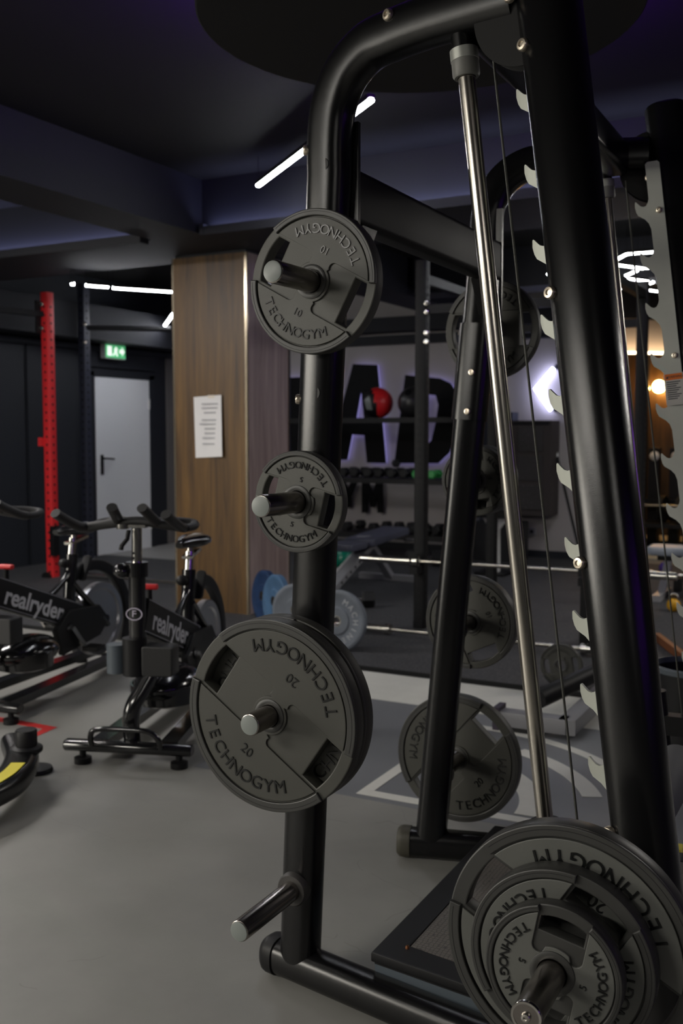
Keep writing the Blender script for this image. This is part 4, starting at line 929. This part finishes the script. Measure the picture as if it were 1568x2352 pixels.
# far bay: canopy, wall lamps, rack
cn = root('curved_canopy', (-3.25, 13.15, 2.33), 'curved cream canopy lit from below in the far bay', 'canopy')
MB().lathe([(1.26, 2.33), (1.30, 2.33), (1.30, 2.72), (1.26, 2.72), (1.26, 2.33)], Matrix.Translation((-3.25, 13.15, 0)), 96).build('fascia', mat('cream_fascia', (.62, .52, .43), .6), cn)
MB().lathe([(1.20, 2.70), (1.30, 2.70), (1.30, ZC), (1.2, ZC)], Matrix.Translation((-3.25, 13.15, 0)), 96).build('upper_ring', WALLNAVY, cn)
MB().lathe([(1.36, 2.30), (1.42, 2.30), (1.42, 2.325), (1.36, 2.325), (1.36, 2.30)], Matrix.Translation((-3.25, 13.15, 0)), 96).build('light_ring', mat('warm_ring', (.9, .8, .6), .4, emit=(1, .74, .46), estr=9), cn)
for k, (x, y, r_, e_, lb_) in enumerate(((1513, 888, .085, 60, 'round amber wall lamp in the far bay'), (1487, 892, .03, 40, 'tiny warm wall lamp left of the amber lamp'))):
    q = oy(x, y, 13.8); wlm = root('wall_lamp', (q.x, 13.95, q.z), lb_, 'lamp')
    MB().ball((q.x, 13.8, q.z), r_).build('globe', mat(f'amber_globe{k}', (1, .6, .2), .4, emit=(1, .50, .12), estr=e_), wlm)
    MB().tube([(q.x, 13.8, q.z + r_ * .9), (q.x, 13.96, q.z + r_ * .9)], .012, 8).build('arm', SATIN, wlm)
floor_poly([(-4.4, 11.3), (4.4, 11.3), (4.4, 13.9), (-4.4, 13.9)], 'cream_floor_area', mat('cream_floor', (.62, .55, .40), .5), 'cream floor of the far bay', 'floor area', z=.006, th=.006)
br2 = root('low_plate_rack', (-2.0, 12.3, .006), 'dark low rack in the far bay', 'rack')
q = oy(1500, 1163, 12.2); q2 = oy(1500, 1205, 12.2)
for x in (-3.0, -1.9, -.8): MB().box((x, 12.3, q.z / 2), (.07, .5, q.z + .1)).build('post', SATIN, br2)
MB().box((-1.9, 12.3, max(.12, q2.z)), (2.3, .5, .05)).build('shelf', SATIN, br2); MB().box((-1.9, 12.5, q.z + .02), (2.3, .05, .1)).build('top_rail', SATIN, br2)
barbell((-3.2, 12.08, q.z + .02), (-1.05, 12.08, q.z + .02), 'barbell across the low rack in the far bay')
for k, (x, c_) in enumerate(((-2.75, BUMPD), (-2.55, SATIN), (-2.2, SATIN), (-2.0, SATIN))):
    bumper((x, 12.3, max(.145, q2.z + .025) + .16), .16, .06, (1, -.15, 0), c_, f'dark plate standing on the low rack in the far bay, {words[k]} from the left', grp='plates on the far rack')
for k, x in enumerate((1485, 1535)):
    q = oy(x, 1128, 12.3); kk = root('cable_column', (q.x, 12.75, .006), 'dark slim machine column in the far bay, ' + ('left one' if k == 0 else 'right one'), 'gym machine', 'machine columns in the far bay')
    MB().box((q.x, 12.75, .6), (.12, .2, 1.2)).build('column', SATIN, kk); MB().box((q.x, 12.7, .02), (.5, .5, .03)).build('base', SATIN, kk); MB().ball((q.x + .02, 12.62, 1.1), .06).build('pulley_head', WHITE, kk)
MB().box((-2.62, 13.2, 1.2), (.08, .08, 2.4)).thing('dark_pillar', SATIN, (-2.62, 13.2, 0), 'slim dark pillar in front of the far wooden wall', 'pillar')

# ------------------------------------------------------------------ indoor bikes (local y points to the rear)
def make_bike():
    r = root('indoor_bike', (0, 0, 0), 'x', 'exercise bike', 'black indoor bikes')
    P = lambda mb_, nm, m_, par=None: mb_.build(nm, m_, par or r, True)
    P(MB().sweep([(-.27, 0, .085), (.27, 0, .085)], rrect(.06, .055, .024, 4), (0, 0, 1), ends=([(.008, .8)], [(.008, .8)])), 'front_foot', GLOSSBLK)
    P(MB().sweep([(-.24, 1.22, .085), (.24, 1.22, .085)], rrect(.06, .055, .024, 4), (0, 0, 1), ends=([(.008, .8)], [(.008, .8)])), 'rear_foot', GLOSSBLK)
    for x0_, x1_ in ((-.13, -.10), (.17, .10)): P(MB().bar((x0_, .02, .09), (x1_, 1.22, .09), .075, .045), 'base_rail', GLOSSBLK)
    for x_, y_ in ((-.20, .0), (.22, .0), (-.2, 1.22), (.2, 1.22)): P(MB().lathe([(0, 0), (.036, 0), (.036, .028), (.02, .035), (.014, .036), (.014, .065), (0, .065)], Matrix.Translation((x_, y_, 0)), 18), 'levelling_foot', SATIN)
    P(MB().tube(smooth_path([(-.15, -.02, .09), (-.15, -.035, .14), (-.13, -.04, .175), (-.05, -.045, .185), (.06, -.045, .185), (.11, -.04, .175), (.14, -.03, .14), (.15, -.02, .09)], 4), .0125, 12), 'lifting_handle', GLOSSBLK)
    P(MB().tube(smooth_path([(.0, .05, .09), (-.005, .05, .20), (.005, .06, .27), (.035, .09, .34), (.06, .12, .41), (.05, .13, .46)], 5), .036, 20), 'front_fork', GLOSSBLK)
    P(MB().ball((.05, .36, .30), .15, 24, 14, (.95, 1.4, .62)), 'crank_shroud', GLOSSBLK)
    P(MB().lathe([(.10, 0), (.15, .02), (.155, .11), (.145, .11), (.14, .03), (.10, .012)], Matrix.Translation((.05, .33, .20)), 30), 'shroud_rim', GLOSSBLK)
    P(MB().tube([(-.01, .12, .40), (-.01, .12, .58)], .052, 24), 'lower_housing', SATIN)
    P(MB().tube([(-.095, .13, .405), (-.095, .13, .545)], .042, 20), 'side_damper', BLUEGREY)
    P(MB().mesh(shape([rrect(.135, .145, .012, 3)], -.05, .05, .006), Matrix.Translation((.10, .13, .475)) @ TO_NEAR), 'damper_box', mat('dark_grey_plastic', (.012, .012, .013), .5))
    hd = P(MB().tube([(0, .13, .52), (0, .135, .93)], .036, 28), 'head_column', GLOSSBLK)
    lg = MB(); Ml = Matrix.Translation((0, .094, .70)) @ TO_NEAR
    lg.mesh(shape([ellipse(.036, .030, 36), ellipse(.032, .026, 36)[::-1]], -.001, .003), Ml); lg.mesh(text('F', .045, .002, bev=0), Ml @ Matrix.Translation((0, 0, .002)))
    P(lg, 'round_logo', mat('logo_print', (.55, .50, .62), .4), hd)
    P(MB().tube([(0, .134, .875), (0, .136, .945)], .047, 24), 'clamp_collar', GLOSSBLK)
    P(MB().ball((-.055, .10, .905), .036), 'clamp_knob', GLOSSBLK)
    po = P(MB().tube([(0, .135, .92), (0, .14, 1.115)], .0215, 20), 'handlebar_post', CHROME)
    hl = MB()
    for k in range(2): hl.tube([(-.006, .1155, .965 + k * .024), (-.006, .112, .965 + k * .024)], .005, 8)
    P(hl, 'index_holes', HOLE, po)
    P(MB().box((.01, .16, 1.118), (.075, .10, .014)), 'slider_plate', CHROME); P(MB().tube([(-.055, .12, 1.105), (-.055, .12, 1.128)], .026, 18), 'slider_knob', CHROME)
    P(MB().tube([(-.02, .10, 1.10), (-.022, .085, 1.06), (-.04, .07, 1.03), (-.042, .065, 1.01)], .010, 10), 'clamp_lever', SATIN)
    GRIP = mat('grip_rubber', (.02, .02, .021), .55)
    hbm = P(MB().tube(smooth_path([(-.235, .17, 1.105), (-.12, .15, 1.125), (0, .15, 1.14), (.10, .165, 1.125), (.19, .20, 1.105)], 5), .023, 16), 'handlebar', GRIP)
    P(MB().tube(smooth_path([(-.235, .17, 1.105), (-.255, .12, 1.115), (-.275, .01, 1.165), (-.285, -.03, 1.19)], 5), .023, 16), 'outer_grip', GRIP, hbm)
    P(MB().tube(smooth_path([(.19, .20, 1.105), (.19, .15, 1.115), (.185, .03, 1.165), (.18, -.01, 1.19)], 5), .023, 16), 'outer_grip', GRIP, hbm)
    for sx in (-1, 1): P(MB().tube([(sx * .085, .165, 1.128), (sx * .07, .06, 1.195), (sx * .065, .03, 1.215)], .023, 16), 'inner_grip', GRIP, hbm)
    for sx in (-1, 1): P(MB().tube(smooth_path([(sx * .20, .19, 1.105), (sx * .22, .24, 1.11), (sx * .20, .29, 1.12), (sx * .13, .27, 1.13), (sx * .05, .18, 1.135)], 4), .020, 14), 'rear_loop', GRIP, hbm)
    # main frame beam with printed name
    a_, b_ = V((0, .15, .685)), V((0, .86, .40)); d_ = (b_ - a_).normalized(); n_ = V((1, 0, 0)).cross(d_); n_ = n_ if n_.z > 0 else -n_
    fb = P(MB().sweep([a_, b_], rrect(.075, .17, .012, 3), n_, scales=None), 'frame_beam', SATIN)
    Mt = Matrix((d_, n_, d_.cross(n_))).transposed().to_4x4(); sx = 1 if d_.cross(n_).x > 0 else -1
    Mt = Matrix.Translation(a_.lerp(b_, .44) + V((.0385, 0, 0)) - n_ * .01) @ Mt
    P(MB().mesh(text('realryder', .14, .0015, off=.003), Mt), 'printed_name', SILVERTXT, fb)
    st_ = MB()
    for v_ in (.076, -.076): st_.sweep([a_ + n_ * v_ + V((.038, 0, 0)), b_ + n_ * v_ + V((.038, 0, 0))], [(-.001, -.002), (.001, -.002), (.001, .002), (-.001, .002)], n_)
    P(st_, 'trim_line', GREYMETAL, fb)
    P(MB().tube([(0, .28, .66), (0, .28, .79)], .013, 12), 'brake_stem', SATIN); P(MB().sweep([(-.035, .28, .80), (.035, .28, .80)], rrect(.035, .028, .012, 3), (0, 0, 1), ends=([(.004, .7)], [(.004, .7)])), 'brake_knob', REDP)
    P(MB().tube([(0, .80, .40), (0, .85, .80)], .034, 20), 'seat_tube', GLOSSBLK)
    P(MB().tube(smooth_path([(0, .60, .555), (0, .70, .60), (0, .79, .66), (0, .835, .72)], 4), .018, 12), 'gusset_tube', GLOSSBLK)
    P(MB().tube([(0, .84, .78), (0, .86, .90)], .022, 16), 'seat_post', CHROME); P(MB().box((0, .90, .885), (.05, .17, .016), Matrix.Rotation(.18, 3, 'X')), 'saddle_slider', CHROME); P(MB().tube([(0, .87, .89), (0, .875, .95)], .016, 14), 'saddle_stem', CHROME)
    sd = MB(); rings = [(.70, .018, .964, .012), (.73, .026, .968, .02), (.80, .036, .968, .024), (.87, .062, .966, .028), (.93, .083, .966, .03), (.975, .082, .966, .03), (1.0, .055, .962, .022)]
    vv = []; m__ = 16
    for y_, hw, zc_, hh_ in rings:
        for i in range(m__): t = 2 * pi * i / m__; vv.append((hw * cos(t), y_, zc_ - .012 + 1.35 * hh_ * sin(t)))
    ff = [(i * m__ + j, i * m__ + (j + 1) % m__, (i + 1) * m__ + (j + 1) % m__, (i + 1) * m__ + j) for i in range(len(rings) - 1) for j in range(m__)] + [tuple(range(m__ - 1, -1, -1)), tuple((len(rings) - 1) * m__ + j for j in range(m__))]
    P(sd.add(vv, ff), 'saddle', GLOSSBLK)
    P(MB().ball((-.02, .80, .745), .030), 'seat_knob', SATIN)
    P(MB().mesh(shape([rrect(.05, .17, .02, 4)], -.012, .012, .005), Matrix.Translation((.03, .93, .70)) @ Matrix.Rotation(radians(-28), 4, 'X') @ Matrix.Rotation(radians(90), 4, 'X') @ Matrix.Rotation(radians(0), 4, 'Z')), 'brake_pad_arm', SATIN)
    for sx in (-1, 1): P(MB().tube([(sx * .02, .82, .62), (sx * .05, 1.06, .36), (sx * .05, 1.12, .30)], .020, 12), 'rear_stay', GLOSSBLK)
    fwm = mat('flywheel_steel', (.40, .40, .42), .3, .9)
    fl_ = P(MB().lathe([(0, -.012), (.19, -.012), (.2, -.022), (.235, -.022), (.24, -.016), (.24, .016), (.235, .022), (.2, .022), (.19, .012), (0, .012)], axis_m((0, 1.10, .34), (1, 0, 0)), 56), 'flywheel', fwm)
    P(MB().tube([(-.06, 1.10, .34), (.06, 1.10, .34)], .03, 18), 'axle', SATIN, fl_)
    P(MB().sweep(smooth_path([(0, .86, .66), (0, .98, .705), (0, 1.14, .685), (0, 1.28, .60), (0, 1.38, .46), (0, 1.41, .30), (0, 1.36, .14)], 5), rrect(.075, .045, .012, 3), (1, 0, 0)), 'rear_arch', SATIN)
    P(MB().tube([(-.075, .72, .36), (.075, .72, .36)], .03, 16), 'crank_axle', SATIN)
    P(MB().lathe([(0, 0), (.10, 0), (.105, .004), (.10, .01), (0, .01)], axis_m((.045, .72, .36), (1, 0, 0)), 32), 'chainring', SATIN)
    for sx in (-1, 1):
        P(MB().bar((sx * .085, .72, .36), (sx * .095, .72 + sx * .10, .36 - sx * .14), .028, .014, (1, 0, 0)), 'crank_arm', CHROME)
        P(MB().box((sx * .15, .72 + sx * .10, .36 - sx * .14), (.09, .09, .03)), 'pedal', SATIN)
    P(MB().mesh(shape([[(.66, .20), (1.02, .25), (1.12, .34), (1.02, .45), (.72, .47), (.60, .36)]], -.018, .018, .006), Matrix.Translation((.05, 0, 0)) @ Matrix(((0, 0, 1, 0), (1, 0, 0, 0), (0, 1, 0, 0), (0, 0, 0, 1)))), 'chain_guard', SATIN)
    return r
bike1 = make_bike()
bike2 = copy_tree(bike1)
c1 = fl(295, 1757); bike1.location = (c1.x, c1.y, 0); bike1.rotation_euler = (0, 0, radians(19)); bike1.scale = bike2.scale = (1, 1, .885); bike1['label'] = 'black indoor bike nearest the near plates, its saddle in front of the wooden column'
c2 = fl(-62, 1652); bike2.location = (c2.x, c2.y, 0); bike2.rotation_euler = (0, 0, radians(9)); bike2['label'] = 'black indoor bike at the left edge with its handlebar cut off by the frame'
# curved machine base cut off at the lower left
cb = root('curved_machine_base', tuple(fl(10, 1800)[:2]) + (0,), 'curved black machine base with yellow sticker at the lower left', 'gym machine')
cp = smooth_path([fl(40, 1705, .13), fl(50, 1745, .11), fl(28, 1790, .10), fl(-22, 1822, .10), fl(-110, 1855, .10), fl(-260, 1870, .10)], 6)
MB().sweep(cp, rrect(.13, .09, .035, 4), (0, 0, 1)).build('curved_tube', POWDER, cb)
q = fl(60, 1690, .20); MB().lathe([(0, -.06), (.05, -.06), (.062, -.05), (.062, -.035), (.055, -.03), (.042, -.026), (.042, .03), (.038, .036), (0, .036)], Matrix.Translation((q.x, q.y, .19)), 30).build('screw_cap', SATIN, cb)
q = fl(84, 1772); MB().lathe([(0, 0), (.062, 0), (.066, .006), (.062, .018), (.05, .022), (0, .022)], Matrix.Translation((q.x, q.y, 0)), 30).build('floor_disc', SATIN, cb)
YST = mat('yellow_sticker', (.70, .60, .03), .5)
sp_ = [fl(42, 1752, .148), fl(22, 1772, .147), fl(-8, 1792, .146), fl(-50, 1812, .146)]
stk = MB().sweep(smooth_path(sp_, 4), [(-.026, -.001), (.026, -.001), (.026, .001), (-.026, .001)], (0, 0, 1)).build('yellow_sticker', YST, cb)
